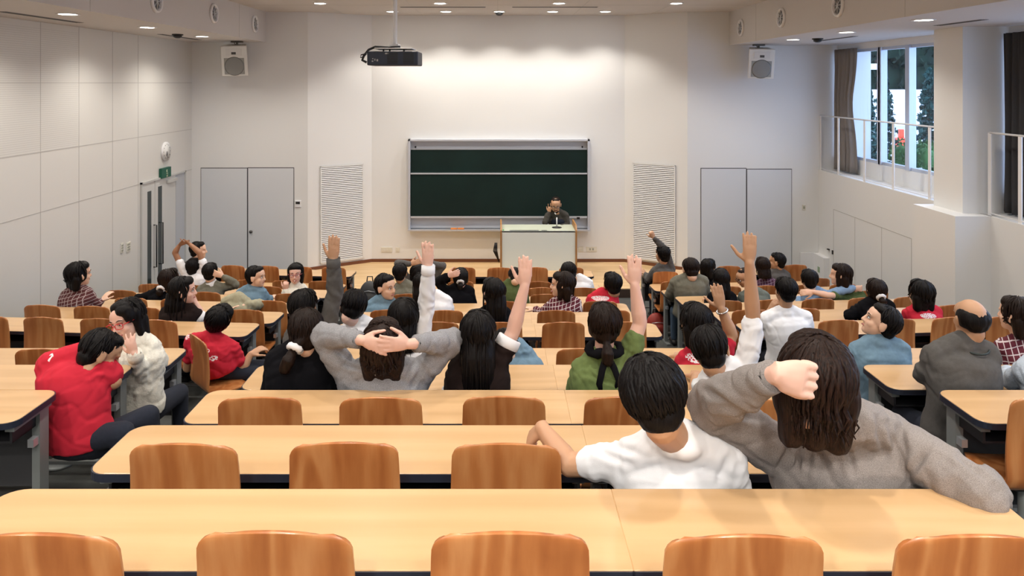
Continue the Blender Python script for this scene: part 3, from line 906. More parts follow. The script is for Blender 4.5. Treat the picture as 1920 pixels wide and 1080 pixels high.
ROWN = dict(zip(ROWS, ['nearest', 'second nearest', 'third nearest', 'fourth nearest', 'fifth nearest (this side of the cross aisle)', 'first beyond the cross aisle', 'second beyond the cross aisle', 'third beyond the cross aisle', 'fourth beyond the cross aisle', 'third from the front', 'second from the front', 'frontmost']))
CROWN = dict(zip(ROWS, ['nearest', 'second nearest', 'third nearest', 'fourth nearest', 'fifth nearest', 'sixth nearest', 'seventh nearest', 'eighth nearest', 'fourth from front', 'third from front', 'second from front', 'frontmost']))
AISLE = 2.3
def place_desk(proto, x, y, z, rz, label, grp):
    o = copy_tree(proto); o.location = (x, y, z); o.rotation_euler = (0, 0, rz); tag(o, label, 'desk', grp); return o
pc_long = desk_mesh(.35 + 1.51, .07, 0.0, 0); pc_short = desk_mesh(1.51 - .35, 0.0, .07, 0)
ps_a = desk_mesh(1.07, .07, 0.0, 0); ps_b = desk_mesh(1.60, 0.0, .03, 0)      # right block: aisle desk, outer desk
pl_a = desk_mesh(1.07, 0.0, .07, 0); pl_b = desk_mesh(1.60, .03, 0.0, 0)
ANG = math.atan(SLOPE)
used_desk = []
for r in ROWS:
    n = CROWN[r]
    o = place_desk(pc_long, -1.51, NEAR[r], FLOORZ[r], 0, 'long three-seat desk, %s row of the centre block' % n, 'three-seat desks of the centre block')
    place_desk(pc_short, .35, NEAR[r], FLOORZ[r], 0, 'short two-seat desk, %s row of the centre block' % n, 'two-seat desks of the centre block')
    if r in 'AB': continue
    an = ANG if IDX[r] >= 6 else 0
    for (pr, d0, dl, sz) in ((ps_a, 0, 1.07, 'two-seat'), (ps_b, 1.07, 1.60, 'three-seat')):
        place_desk(pr, AISLE + d0 * cos(an), NEAR[r] + d0 * sin(an), FLOORZ[r], an, '%s desk, %s row of the right block' % (sz, n), 'desks of the right block')
    for (pr, d0, dl, sz) in ((pl_a, 0, 1.07, 'two-seat'), (pl_b, 1.07, 1.60, 'three-seat')):
        place_desk(pr, -AISLE - (d0 + dl) * cos(an), NEAR[r] + (d0 + dl) * sin(an), FLOORZ[r], -an, '%s desk, %s row of the left block' % (sz, n), 'desks of the left block')
def kill(o):
    for ch in list(o.children): kill(ch)
    bpy.data.objects.remove(o)
for p_ in (pc_long, pc_short, ps_a, ps_b, pl_a, pl_b): kill(p_)

# ================================================================ CHAIRS
def chair_proto():
    r = empty('plywood_chair', (0, 0, 0))
    # profile (y, z): seat front -> bend -> backrest top; the sitter faces +y
    prof = [(.36, .415), (.34, .43), (.28, .432), (.18, .425), (.10, .42), (.05, .422), (.02, .435), (-.002, .46), (-.012, .50), (-.014, .56), (-.014, .64), (-.018, .72), (-.024, .78), (-.029, .81), (-.032, .832), (-.034, .848), (-.0355, .859), (-.036, .866), (-.0365, .870)]
    nv = 15; vs_ = []; fs_ = []
    for k, (y, z) in enumerate(prof):
        if z > .5:
            hw = .1955 - .012 * (z - .5) / .37
            rc = .045
            if z > .870 - rc: q = (z - (.870 - rc)) / rc; hw -= rc * (1 - sqrt(max(0, 1 - q * q)))
        else:
            hw = .1955
            if y > .30: hw -= .05 * (((y - .30) / .06) ** 2)
        for i in range(nv):
            u = -1 + 2 * i / (nv - 1)
            dy_ = .012 * u * u if z > .5 else 0
            dz_ = -.014 * u * u * max(0, (z - .74) / .13)
            dz_ += (.008 * u * u if z <= .5 and y > .05 else 0)
            vs_.append((u * hw * 1.02, y + dy_, z + dz_ + (.012 if z > .5 else 0)))
    for k in range(len(prof) - 1):
        for i in range(nv - 1):
            a = k * nv + i; fs_.append((a, a + 1, a + nv + 1, a + nv))
    g = MB(); g.add(vs_, fs_, True)
    sh = g.build('seat_shell', CHAIRW, r)
    s_ = sh.modifiers.new('thick', 'SOLIDIFY'); s_.thickness = .012; s_.offset = 0
    b_ = sh.modifiers.new('bev', 'BEVEL'); b_.width = .003; b_.segments = 2; b_.limit_method = 'ANGLE'; b_.angle_limit = radians(50)
    MB().cyl((0, .16, .02), (0, .16, .40), .028, 14).build('pedestal', GREYM, r)
    MB().tube([(0, .16, 0), (0, .16, .02)], [.10, .09], 20).build('base_plate', GREYM, r)
    MB().box2((-.10, .07, .395), (.10, .25, .412)).build('seat_bracket', BLACK, r)
    return r
chair = chair_proto()
CSEAT = [-1.09, -.535, .03, .587, 1.139]
SSEAT = [2.537, 3.07, 3.60, 4.14, 4.67]
occ = dict(c={'B': [3, 4], 'D': [0, 1, 2, 3, 4], 'E': [0, 1, 2, 4], 'G': [0], 'H': [2], 'I': [0, 1, 3], 'J': [1, 2, 4], 'K': [0], 'L': [0, 4]},
           l={'D': [0, 1], 'E': [0], 'G': [0], 'H': [1], 'I': [1, 4], 'J': [1, 3], 'K': [0, 2], 'L': [3], 'M': [4]},
           r={'D': [0, 1], 'E': [0, 2], 'G': [0], 'H': [2, 3], 'J': [0, 1, 2, 3], 'K': [0], 'L': [2], 'M': [0, 1, 3]})
hidden = {('l', 'C'): [0, 1, 2, 3, 4], ('l', 'D'): [2, 3, 4], ('l', 'E'): [2, 3, 4], ('r', 'C'): [1, 2, 3, 4], ('r', 'D'): [2, 3, 4], ('r', 'E'): [3, 4]}
def put_chair(o, x, y, z, rz, label, grp):
    o.location = (x, y, z); o.rotation_euler = (0, 0, rz); tag(o, label, 'chair', grp)
first = True
for r in ROWS:
    for i, X in enumerate(CSEAT):
        if i in occ['c'].get(r, []): continue
        put_chair(copy_tree(chair), X, NEAR[r] - .105 + random.uniform(-.012, .012), FLOORZ[r], random.uniform(-.03, .03), 'plywood chair, %s row of the centre block, %s from its left end' % (CROWN[r], ORD[i]), 'plywood chairs of the centre block')
    if r in 'AB': continue
    an = ANG if IDX[r] >= 6 else 0
    for key, sg_ in (('l', -1), ('r', 1)):
        for i, X in enumerate(SSEAT):
            if i in occ[key].get(r, []) or i in hidden.get((key, r), []): continue
            rz = an * sg_ + random.uniform(-.03, .03)
            put_chair(copy_tree(chair), sg_ * X, NEAR[r] - .105 + yslope(r, X), FLOORZ[r], rz, 'plywood chair, %s row of the %s block, %s from the aisle' % (CROWN[r], 'left' if sg_ < 0 else 'right', ORD[i]), 'plywood chairs of the %s block' % ('left' if sg_ < 0 else 'right'))
# chairs under the three people who sit turned out into the aisle
o = copy_tree(chair); put_chair(o, -2.50, 6.24, FLOORZ['G'], radians(-48), 'plywood chair turned to the aisle under the man in a red t-shirt', 'plywood chairs of the left block')
o = copy_tree(chair); put_chair(o, 2.54, NEAR['M'] - .36, 0, 0, 'plywood chair under the student raising a fist in the frontmost row', 'plywood chairs of the right block')
kill(chair)

# ================================================================ PEOPLE
SKIN = mat('skin_light', (.78, .50, .36), .5, sss=.08, bump=.05, bscale=300)
SKIN_P = mat('skin_pink', (.80, .50, .40), .5, sss=.08)
SKIN_T = mat('skin_tan', (.52, .29, .17), .5, sss=.05)
SKIN_B = mat('skin_brown', (.36, .17, .09), .5)
def hair_mat(name, c0, c1):
    m = bpy.data.materials.new(name); t, b = nodes(m); L = t.links.new; N = t.nodes.new
    tc = N('ShaderNodeTexCoord'); mp = N('ShaderNodeMapping'); mp.inputs['Scale'].default_value = (220, 220, 12)
    L(tc.outputs['Object'], mp.inputs['Vector'])
    n = N('ShaderNodeTexNoise'); n.inputs['Scale'].default_value = 1; n.inputs['Detail'].default_value = 3; L(mp.outputs[0], n.inputs['Vector'])
    r = N('ShaderNodeValToRGB'); r.color_ramp.elements[0].position = .35; r.color_ramp.elements[1].position = .7
    r.color_ramp.elements[0].color = (*c0, 1); r.color_ramp.elements[1].color = (*c1, 1); L(n.outputs['Fac'], r.inputs['Fac'])
    L(r.outputs[0], b.inputs['Base Color'])
    bp = N('ShaderNodeBump'); bp.inputs['Strength'].default_value = .5; bp.inputs['Distance'].default_value = .003
    L(n.outputs['Fac'], bp.inputs['Height']); L(bp.outputs[0], b.inputs['Normal'])
    b.inputs['Roughness'].default_value = .45; b.inputs['Specular IOR Level'].default_value = .14
    MATS[name] = m; return m
H_BLACK = hair_mat('hair_black', (.003, .0025, .003), (.009, .007, .007))
H_DBROWN = hair_mat('hair_dark_brown', (.006, .0035, .003), (.020, .010, .007))
H_BROWN = hair_mat('hair_brown', (.007, .004, .0035), (.034, .016, .011))
def cloth(name, col, rough=.95, bump=.35, bs=350, var=.08):
    return mat(name, col, rough, bump=bump, bscale=bs, var=var, vscale=60)
T_WHITE = cloth('cotton_white', (.82, .83, .87), var=0, bump=.1)
T_KNIT = cloth('knit_cream', (.80, .78, .70), bump=.8, bs=90)
T_GREY = mat('heather_grey', (.26, .232, .222), .95, bump=.6, bscale=420, var=.30, vscale=420)
T_GREYL = mat('heather_grey_light', (.28, .28, .30), .95, bump=.5, bscale=420, var=.3, vscale=260)
T_CHAR = cloth('charcoal_jersey', (.088, .083, .08))
T_OLIVEG = cloth('olive_grey', (.16, .155, .12))
T_BLACK = mat('black_cloth', (.004, .004, .006), .95, spec=.15)
T_BROWN = mat('dark_brown_cotton', (.016, .009, .008), .95, spec=.2)
T_GREEN = cloth('green_cotton', (.125, .175, .055))
T_OLIVE = cloth('olive_cotton', (.07, .10, .03))
T_RED = cloth('red_cotton', (.55, .012, .035))
T_BLUE = cloth('steel_blue_knit', (.15, .25, .34))
T_DENIM = cloth('light_denim', (.20, .32, .50))
T_KHAKI = cloth('khaki', (.34, .32, .22))
T_GGREEN = cloth('grey_green', (.13, .15, .13))
T_JEANS = cloth('dark_jeans', (.012, .016, .03))
T_JEANSB = cloth('blue_jeans', (.06, .10, .16))
T_RED1 = print_mat('red_print_tall', (.55, .012, .035), (.85, .8, .82), [(0, 0, 0, .001, .001, .001)], 30)
T_PLAID = plaid_mat('plaid_maroon', (.10, .010, .022), (.75, .68, .70), .036)
T_PLAIDP = plaid_mat('plaid_purple', (.07, .02, .05), (.35, .25, .32), .036)
T_PLAIDB = plaid_mat('plaid_brown', (.085, .020, .022), (.50, .42, .42), .036)
EYEW = mat('eye_white', (.75, .75, .75), .3)
EYED = mat('eye_dark', (.01, .008, .008), .2)
LIPS = mat('lips', (.50, .16, .15), .45)
TEETH = mat('teeth', (.85, .83, .78), .3)
SHOE = mat('shoe_black', (.015, .015, .015), .5)

def finish(mb, name, m, parent, voxel, it, disp=None, extra=None, fac=.5):
    """join the overlapping volumes of mb into one continuous skin"""
    me = bpy.data.meshes.new(name); me.from_pydata(mb.v, [], mb.f); me.update()
    tmp = bpy.data.objects.new('tmp', me); C.objects.link(tmp)
    r = tmp.modifiers.new('r', 'REMESH'); r.mode = 'VOXEL'; r.voxel_size = voxel
    if it:
        s_ = tmp.modifiers.new('s', 'SMOOTH'); s_.factor = fac; s_.iterations = it
    dg = bpy.context.evaluated_depsgraph_get()
    new = bpy.data.meshes.new_from_object(tmp.evaluated_get(dg))
    bpy.data.objects.remove(tmp); bpy.data.meshes.remove(me)
    if disp:
        co = [v.co.copy() for v in new.vertices]; no = [v.normal.copy() for v in new.vertices]
        for v, c, n_ in zip(new.vertices, co, no): v.co = c + n_ * disp(c, n_)
    if extra and extra.v:
        vs_ = [tuple(v.co) for v in new.vertices]; fs_ = [tuple(p.vertices) for p in new.polygons]
        o = len(vs_); vs_ += extra.v; fs_ += [tuple(i + o for i in f) for f in extra.f]
        new2 = bpy.data.meshes.new(name); new2.from_pydata(vs_, [], fs_); bpy.data.meshes.remove(new); new = new2
    new.name = name
    new.polygons.foreach_set('use_smooth', [True] * len(new.polygons))
    new.materials.clear(); new.materials.append(m); new.update()
    o = bpy.data.objects.new(name, new); C.objects.link(o)
    if parent: o.parent = parent
    return o

def hand(mb, wr, d, n, s, curl=.25, spread=.10, sc=1., thumb=.9, curls=None, joints=None, pl=1.):
    """wr wrist, d direction of the fingers, n the way the palm faces, s +1/-1 thumb side along d x n"""
    d = d.normalized(); n = (n - d * n.dot(d)).normalized(); u = d.cross(n) * s
    k = wr + d * .088 * sc * pl
    rs = []; N_ = 12
    for t_, hw, ht in ((-.02, .025, .020), (.0, .026, .019), (.025, .034, .018), (.055, .040, .0165), (.082, .041, .0135), (.094, .036, .009)):
        c = wr + d * t_ * sc * pl
        rs.append([c + u * (hw * sc * cos(2 * pi * i / N_)) + n * (ht * sc * sin(2 * pi * i / N_)) for i in range(N_)])
    mb.rings(rs)
    for j, (off, L_) in enumerate(((.0315, .070), (.0108, .079), (-.0105, .073), (-.0305, .057))):
        cu = curls[j] if curls else curl
        a = (off / .03) * spread
        p = k + u * off * sc; dirn = (d * cos(a) + u * sin(a)).normalized(); ang = 0
        segs = (.44, .31, .25); r0 = .0098 * sc
        for q, fr in enumerate(segs):
            ang += joints[q] if joints else cu * (1.0 if q == 0 else 1.15)
            dd = dirn * cos(ang) + n * sin(ang)
            e = p + dd * L_ * fr * sc
            mb.caps(p, e, r0, r0 * .93, 8, m=2); p = e; r0 *= .93
    b0 = wr + d * .018 * sc + u * .024 * sc + n * .006
    d1 = (d * .75 + u * .8 * thumb + n * .25).normalized()
    e1 = b0 + d1 * .042 * sc; d2 = (d * .95 + u * .5 * thumb + n * (.15 + curl * .5)).normalized()
    e2 = e1 + d2 * .034 * sc; e3 = e2 + (d2 + n * curl * .4).normalized() * .024 * sc
    mb.caps(b0, e1, .016 * sc, .0125 * sc, 8, m=2); mb.caps(e1, e2, .0125 * sc, .0105 * sc, 8, m=2); mb.caps(e2, e3, .0105 * sc, .009 * sc, 8, m=2)

PEOPLE = []
def person(label, row, head, w, yaw=0, pitch=0, roll=0, hair='short', hc=None, sh=None, L=None, R=None, top=None, sleeve='long',
           dY=0., hY=0., hip=None, skin=None, face=False, glasses=None, legs=T_JEANS, width=1., knee=None, fwd=1, floor=None, Y=None,
           hlen=.3, cuff=None, collar=None, seat=.46, smile=False, nsl=None, bulk=0., creases=None, cw=5., cd=.010, extras=None, hipY=0., beard=False, fold=1., stand=False):
    skin = skin or SKIN; hc = hc or H_BLACK
    fz = FLOORZ[row] if floor is None else floor
    if Y is None:
        Y = NEAR[row] - .2 + dY; Y += yslope(row, (head[0] - 933) * Y / F)
    rnd = random.Random(int(head[0] * 7 + head[1]))
    near = Y < 3; mid = Y < 7
    vox = .0055 if near else (.0065 if mid else .0085)
    hc_ = P(head[0], head[1], Y + hY)
    s = w * (Y + hY) / F / .188
    s = max(.9, min(1.22, s))
    Rm = (Matrix.Rotation(radians(yaw), 4, 'Z') @ Matrix.Rotation(radians(pitch), 4, 'X') @ Matrix.Rotation(radians(roll), 4, 'Y'))
    HM = Matrix.Translation(hc_) @ Rm @ Matrix.Scale(s, 4) @ Matrix.Translation((0, .01, -.015))
    def hp(x, y, z): return HM @ Vector((x, y, z))
    SL = P(sh[0][0], sh[0][1], Y); SR = P(sh[1][0], sh[1][1], Y)
    if len(sh[0]) > 2: SL = P(sh[0][0], sh[0][1], Y + sh[0][2])
    if len(sh[1]) > 2: SR = P(sh[1][0], sh[1][1], Y + sh[1][2])
    ms = (SL + SR) / 2
    nb = ms + Vector((0, hY * .55, .078 - hY * .32))
    nk = hp(0, -.025, -.075)
    hipz = fz + seat + .07
    hx = ms.x if hip is None else (hip - 933) * Y / F
    H0 = Vector((hx, Y + hipY + .0, hipz))
    if stand: H0.z = fz + .88
    root = empty('person', (hx, Y, fz))
    tag(root, label, 'person', None)
    inv = Matrix.Translation((-hx, -Y, -fz))
    def loc(mb):
        mb.v = [tuple(inv @ Vector(v)) for v in mb.v]; return mb
    # ---- torso spine
    U = (SR - SL).normalized()
    ub = (Vector((1, 0, 0)) * .6 + U * .4).normalized()
    top_p = ms + Vector((0, 0, .01))
    def spine(t_):
        p = H0.lerp(top_p, t_); p.y -= fwd * .035 * sin(pi * t_) ; return p
    def torso(mb, inf, lo=0.):
        rs = []; N_ = 20
        prof = [(0 + lo, .165, .115), (.12 + lo * .8, .168, .118), (.3, .155, .108), (.5, .158, .108), (.7, .168, .112), (.86, .172, .105), (.96, .150, .085), (1.03, .09, .06)]
        for t_, rx, ry in prof:
            c = spine(t_); ax = (spine(min(1, t_ + .05)) - spine(max(0, t_ - .05))).normalized()
            u = ub.lerp(U, t_).normalized(); u = (u - ax * u.dot(ax)).normalized(); v_ = ax.cross(u)
            rx_ = rx * width + inf; ry_ = ry * (.5 + .5 * width) + inf
            rs.append([c + u * rx_ * cos(2 * pi * i / N_) + v_ * ry_ * sin(2 * pi * i / N_) for i in range(N_)])
        mb.rings(rs)
        if inf > 0: mb.ell(nb + Vector((0, 0, -.022)), (.090, .080, .050)); mb.tube([ms + Vector((0, 0, -.06)), nb + Vector((0, 0, .0))], [.12, .072], 16, True, .8)
        for S_ in (SL, SR):
            mb.caps(nb, S_, .052 + inf, .056 + inf, 12)
            mb.caps(S_ + Vector((0, 0, -.015)), ms.lerp(S_, .55) + Vector((0, 0, -.10)), .060 + inf, .07 + inf, 12)
    arms = []
    for sgn, S_, A in ((-1, SL, L), (1, SR, R)):
        if A is None:
            e = S_ + Vector((sgn * .06, .05 * fwd, -.25)); wr = S_ + Vector((-sgn * .02, .27 * fwd, -.30)); wr.z = max(wr.z, fz + .75) if not stand else wr.z; d = Vector((-sgn * .4, 1 * fwd, -.1)); n = Vector((0, 0, -1)); opt = {}
            arms.append((sgn, S_, e, wr, d, n, opt)); continue
        pts = []
        for q in A[:3]:
            pts.append(P(q[0], q[1], Y + (q[2] if len(q) > 2 else 0)))
        opt = A[3] if len(A) > 3 else {}
        n = Vector(opt.get('n', (0, 1, 0)))
        arms.append((sgn, S_, pts[0], pts[1], pts[2] - pts[1], n, opt))
    # ---- body
    mb = MB()
    E_ = lambda c, r, M=None: mb.ell(hp(*c), [q * s for q in r], Rm.to_3x3() if M is None else (Rm @ M).to_3x3(), 18, 12)
    E_((0, -.012, .03), (.076, .094, .088)); E_((0, .028, -.038), (.060, .062, .068)); E_((0, .058, -.078), (.030, .030, .026))
    E_((0, .04, .045), (.062, .05, .05)); E_((.033, .052, -.025), (.026, .030, .026)); E_((-.033, .052, -.025), (.026, .030, .026))
    E_((0, .078, .028), (.050, .016, .012))
    mb.caps(hp(0, .083, .018), hp(0, .101, -.022), .009 * s, .013 * s, 8)
    E_((.010, .095, -.026), (.009, .010, .008)); E_((-.010, .095, -.026), (.009, .010, .008))
    for q in (-1, 1):
        E_((q * .079, -.004, -.006), (.010, .022, .033)); E_((q * .084, -.014, .008), (.007, .012, .020))
    nbf = nb + Vector((0, .022 * fwd, -.03))
    mb.caps(nk + (nk - nb) * .15, nbf, .052 * s, .055, 14)
    mb.caps(hp(0, .01, -.05), nbf, .046 * s, .052, 12)
    torso(mb, -.012)
    for sgn, S_, e, wr, d, n, opt in arms:
        mb.caps(S_, e, .048, .040, 12); mb.caps(e, e.lerp(wr, .3), .041, .043, 12); mb.caps(e.lerp(wr, .25), wr, .043, .027, 12, )
        hand(mb, wr, d, n, opt.get('s', 1), opt.get('curl', .25), opt.get('spread', .10), opt.get('sc', 1.0), opt.get('thumb', .9), opt.get('curls'), opt.get('joints'), opt.get('pl', 1.))
    body = finish(loc(mb), 'body', skin, root, vox, 2)
    # ---- shirt
    mb = MB(); torso(mb, .012 + bulk * .7, 0)
    jo = []
    for sgn, S_, e, wr, d, n, opt in arms:
        sl = opt.get('sleeve', sleeve); B_ = bulk
        if sl == 'short':
            q = e.lerp(S_, opt.get('sl', .42)); mb.caps(S_, q, .066 + B_, .062 + B_, 14, m=2); jo.append((S_, q, .10))
        else:
            q = e.lerp(wr, opt.get('sl', .92))
            mb.caps(S_, e, .064 + B_, .056 + B_, 14); mb.caps(e, e.lerp(wr, .4), .057 + B_, .054 + B_ * .8, 14); mb.caps(e.lerp(wr, .4), q, .054 + B_ * .8, .043 + B_ * .3, 14, m=2)
            jo += [(S_, e, .11), (e, q, .10)]
    I3 = inv
    jl = [(I3 @ a, I3 @ b_, r_) for a, b_, r_ in jo]
    amp = (.009 if near else .006) * fold
    sp_lo = inv @ H0
    def fold_disp(c, n_):
        v = 0.
        for a, b_, r_ in jl:
            ab = b_ - a; L2 = ab.length
            for jp in (a, b_):
                dd = (c - jp).length
                if dd < .16:
                    t_ = (c - a).dot(ab) / L2
                    ph = noise.noise(c * 7) * 3.0; jn = 3 * noise.noise(Vector((c.y * 20, c.x * 20, 3)))
                    v += amp * .9 * sin(t_ * 78 + ph * 2.4 + jn) * max(0, 1 - dd / .16) * (.35 + abs(noise.noise(c * 14)) * 1.6)
        q = noise.noise(Vector((c.x * 7 + c.z * 5, c.y * 7, c.z * 3.5 - c.x * 3)) + Vector((rnd_off, 0, 0)))
        v += amp * .9 * (.5 - abs(q) * 2)
        q2 = noise.noise(Vector((c.x * 5 + c.z * 6, c.y * 5 - c.z * 2, c.z * 3 - c.x * 5)) + Vector((rnd_off, 5, 0)))
        v -= amp * .55 * max(0, 1 - abs(q2) * 8)
        q3 = noise.noise(Vector((c.x * 8 - c.z * 7, c.y * 6, c.z * 4 + c.x * 4)) + Vector((0, rnd_off, 9)))
        v -= amp * .40 * max(0, 1 - abs(q3) * 7)
        if creases and n_.y < .35:
            wx, wy, wz = c.x + hx, c.y + Y, c.z + fz
            qx = 933 + wx * F / wy; qy = 155 + (CZ - wz) * F / wy
            for (ax_, ay_, bx_, by_) in creases:
                ex_, ey_ = bx_ - ax_, by_ - ay_; LL = ex_ * ex_ + ey_ * ey_
                t_ = max(0., min(1., ((qx - ax_) * ex_ + (qy - ay_) * ey_) / LL))
                dx_, dyy = qx - (ax_ + ex_ * t_), qy - (ay_ + ey_ * t_)
                d2 = sqrt(dx_ * dx_ + dyy * dyy); k_ = sin(pi * (.12 + .76 * t_))
                v -= cd * k_ * math.exp(-(d2 / cw) ** 2); v += cd * .55 * k_ * math.exp(-((d2 - cw * 2.2) / (cw * 1.2)) ** 2)
        return v
    rnd_off = rnd.random() * 50
    shirt = finish(loc(mb), 'shirt', top, root, .0075 if near else (.009 if mid else .012), 4, fold_disp)
    # ---- cuffs and collar
    if cuff or near or sleeve == 'long':
        pass
    for sgn, S_, e, wr, d, n, opt in arms:
        sl = opt.get('sleeve', sleeve)
        if cuff:
            if sl == 'short':
                q = e.lerp(S_, opt.get('sl', .42)); a = (e - S_).normalized()
                g = MB(); g.tube([q - a * .01, q - a * .005, q + a * .045, q + a * .05], [.060, .069, .067, .056], 20, False); loc(g).build('cuff', cuff, root)
        if sl == 'long' and (near or mid):
            q = e.lerp(wr, opt.get('sl', .92)); a = (wr - e).normalized()
            g = MB(); g.tube([q - a * .03, q - a * .025, q + a * .03, q + a * .034, q + a * .02], [.043, .047, .046, .040, .036], 20, False); loc(g).build('cuff', top, root)
    if collar:
        g = MB(); a = (nk - nb).normalized(); g.tube([nb - a * .015, nb + a * .005, nb + a * .03, nb + a * .032, nb + a * .01], [.085, .076, .068, .062, .060], 24, False); loc(g).build('collar', collar, root)
    # ---- legs
    mb = MB()
    kn = []
    for q in (-1, 1):
        hpz = H0 + Vector((q * .085, 0, -.01))
        if stand:
            K = Vector((H0.x + q * .10, H0.y, fz + .48)); A_ = Vector((H0.x + q * .11, H0.y + .02, fz + .09))
        elif knee:
            K = P(knee[0] , knee[1], Y + knee[2]) + Vector((0, q * .10, 0)) + Vector((q * .02, 0, 0)); A_ = Vector((K.x + .04, K.y + .03, fz + .10))
        else:
            K = Vector((H0.x + q * .11, H0.y + fwd * .36, fz + .485)); A_ = Vector((K.x, K.y + .02 * fwd, fz + .10))
        mb.caps(hpz, K, .083, .062, 12); mb.caps(K, A_, .060, .045, 12); kn.append((K, A_))
    mb.ell(H0 + Vector((0, 0, .02)), (.175 * width, .125, .11))
    finish(loc(mb), 'trousers', legs, root, .014, 3)
    for K, A_ in kn:
        g = MB(); fd = Vector((0, fwd, 0)) if not knee else Vector((.7, .5, 0)).normalized()
        g.caps(A_ + Vector((0, 0, -.055)) - fd * .03, A_ + Vector((0, 0, -.062)) + fd * .15, .042, .034, 12, m=3)
        loc(g).build('shoe', SHOE, root)
    # ---- hair
    grav = Vector((0, 0, -1))
    GI = (Rm.to_3x3().inverted()) @ grav
    back = Rm.to_3x3().inverted() @ Vector((0, -1 * fwd, 0))
    hm = MB()
    def HE(c, r): hm.ell(hp(*c), [q * s for q in r], Rm.to_3x3(), 18, 12)
    bald = hair in ('bald', 'receding')
    if bald:
        for q in (-1, 1): HE((q * .056, -.03, .020), (.029, .062, .055))
        HE((0, -.056, .014), (.080, .056, .070))
        if hair == 'receding': HE((0, -.03, .06), (.072, .070, .062)); HE((0, .012, .092), (.055, .035, .022))
    else:
        HE((0, -.030, .038), (.088, .092, .092)); HE((0, -.052, -.025), (.070, .056, .062))
        if hair != 'side': HE((0, .032, .088), (.066, .044, .034))
        else:
            HE((.0, .018, .092), (.070, .042, .036)); HE((-.035, .045, .075), (.046, .040, .034)); HE((-.062, .035, .045), (.026, .040, .05))
            for q in (-1, 1): hm.caps(hp(q * .070, -.005, .04), hp(q * .074, .0, -.13), .030 * s, .018 * s, 10)
            for q in (-1, 0, 1): hm.caps(hp(q * .055, -.045, -.02), hp(q * .06, -.04, -.13), .045 * s, .03 * s, 12)
        if hair in ('bob', 'long', 'pony', 'wavy', 'mop', 'shag'):
            for q in (-1, 1): HE((q * .062, -.015, .0), (.028, .06, .06))
            HE((0, .036, .082), (.070, .048, .042))
        if hair == 'wavy':
            for q in (-1, 1): HE((q * .060, -.03, -.03), (.048, .06, .085))
        if hair in ('bob', 'wavy', 'shag'):
            lo = .10 if hair != 'wavy' else .13
            for q in (-1, 0, 1): hm.caps(hp(q * .055, -.045, -.02), hp(q * .055, -.05, -lo), .045 * s, .036 * s, 12)
            if hair == 'bob':
                for q in (-1, 1): hm.caps(hp(q * .068, .005, .03), hp(q * .070, .015, -.10), .026 * s, .020 * s, 10)
    backW = Vector((0, -.05 * fwd, 0))
    if hair == 'long':
        a0 = hp(0, -.055, -.01)
        zs_ = [0, .08, .16, .26, hlen]
        rr = [.082, .088, .085, .08, .055]
        rs = []
        for z_, r_ in zip(zs_, rr):
            if z_ > hlen: z_ = hlen
            c = a0 + grav * z_ * s + backW * min(1, z_ / .12) * .9
            rs.append([c + Vector((cos(2*pi*i/16) * r_ * s, sin(2*pi*i/16) * (.055 if z_ < .1 else .038) * s, 0)) for i in range(16)])
        hm.rings(rs)
    if hair == 'pony':
        tie = hp(0, -.115, -.015) if not (extras and 'tie' in extras) else hp(*extras['tie'])
        end = tie + Vector((extras.get('tx', 0) if extras else 0, -.03, -(extras.get('tl', .16) if extras else .16)))
        md = tie.lerp(end, .4) + Vector((0, -.03, .0))
        hm.tube([hp(0, -.08, .0), tie, md, end.lerp(md, .3), end], [.04 * s, .018 * s, .036 * s, .030 * s, .008 * s], 12)
    # strands
    ex = MB(); ns = nsl or (170 if near else (90 if mid else 36))
    if bald: ns = 0
    cen = Vector((0, -.022, .03)); rad = Vector((.090, .098, .098))
    for k in range(ns):
        a = rnd.random() * 2 * pi
        frontness = cos(a)             # 1 = face side
        if bald and frontness > .2: continue
        if hair in ('short', 'spiky', 'bald', 'receding'): pe = 72 if frontness > .55 else (88 if frontness > 0 else 128)
        elif hair == 'side': pe = (40 if frontness > .5 else (62 if frontness > .2 else 115))
        else: pe = (78 if hair != 'mop' else 86) if frontness > .72 else (110 if frontness > .2 else 120)
        pe += rnd.uniform(-12, 8)
        ps = rnd.uniform(10, 60) if not bald else rnd.uniform(72, 88)
        path = []; lift = rnd.uniform(.99, 1.05) - (.06 if bald else 0)
        for j in range(6):
            ph = radians(ps + (pe - ps) * j / 5)
            aa = a + .12 * sin(j * .8 + k)
            lf = lift + (.06 * (j / 5) ** 2 * rnd.random() if hair in ('spiky', 'wavy', 'shag', 'mop') else 0)
            path.append(cen + Vector((rad.x * sin(ph) * sin(aa) * lf, rad.y * sin(ph) * cos(aa) * lf, rad.z * cos(ph) * lf)))
        pts = [hp(*q) for q in path]
        if hair in ('long', 'wavy', 'bob', 'shag', 'side') and frontness < (.6 if hair != 'side' else .15):
            ln = dict(long=hlen, wavy=.10, bob=.09, shag=.035, side=.10)[hair] * rnd.uniform(.75, 1.05)
            if hair == 'long' and frontness > .0: ln *= .9
            p = pts[-1]
            for j in range(1, 6):
                wv = .012 * sin(j * 1.9 + k) if hair in ('wavy', 'shag') else .003 * sin(j + k)
                out = (p - hc_); out.z = 0; out = out.normalized() if out.length > 0 else Vector((0, 0, 0))
                pts.append(p + grav * ln * j / 5 * s + out * wv + (backW * min(1, j / 2.) * (.8 if hair == 'long' else 0)))
        m_ = len(pts)
        r0 = rnd.uniform(.006, .010) * s
        rr = [r0 * (.5 + .5 * min(1, j / 2)) * (1 - .8 * (j / (m_ - 1)) ** 2) for j in range(m_)]
        ex.tube(pts, rr, 5, True, .6)
    ex.v = [tuple(inv @ Vector(v)) for v in ex.v]
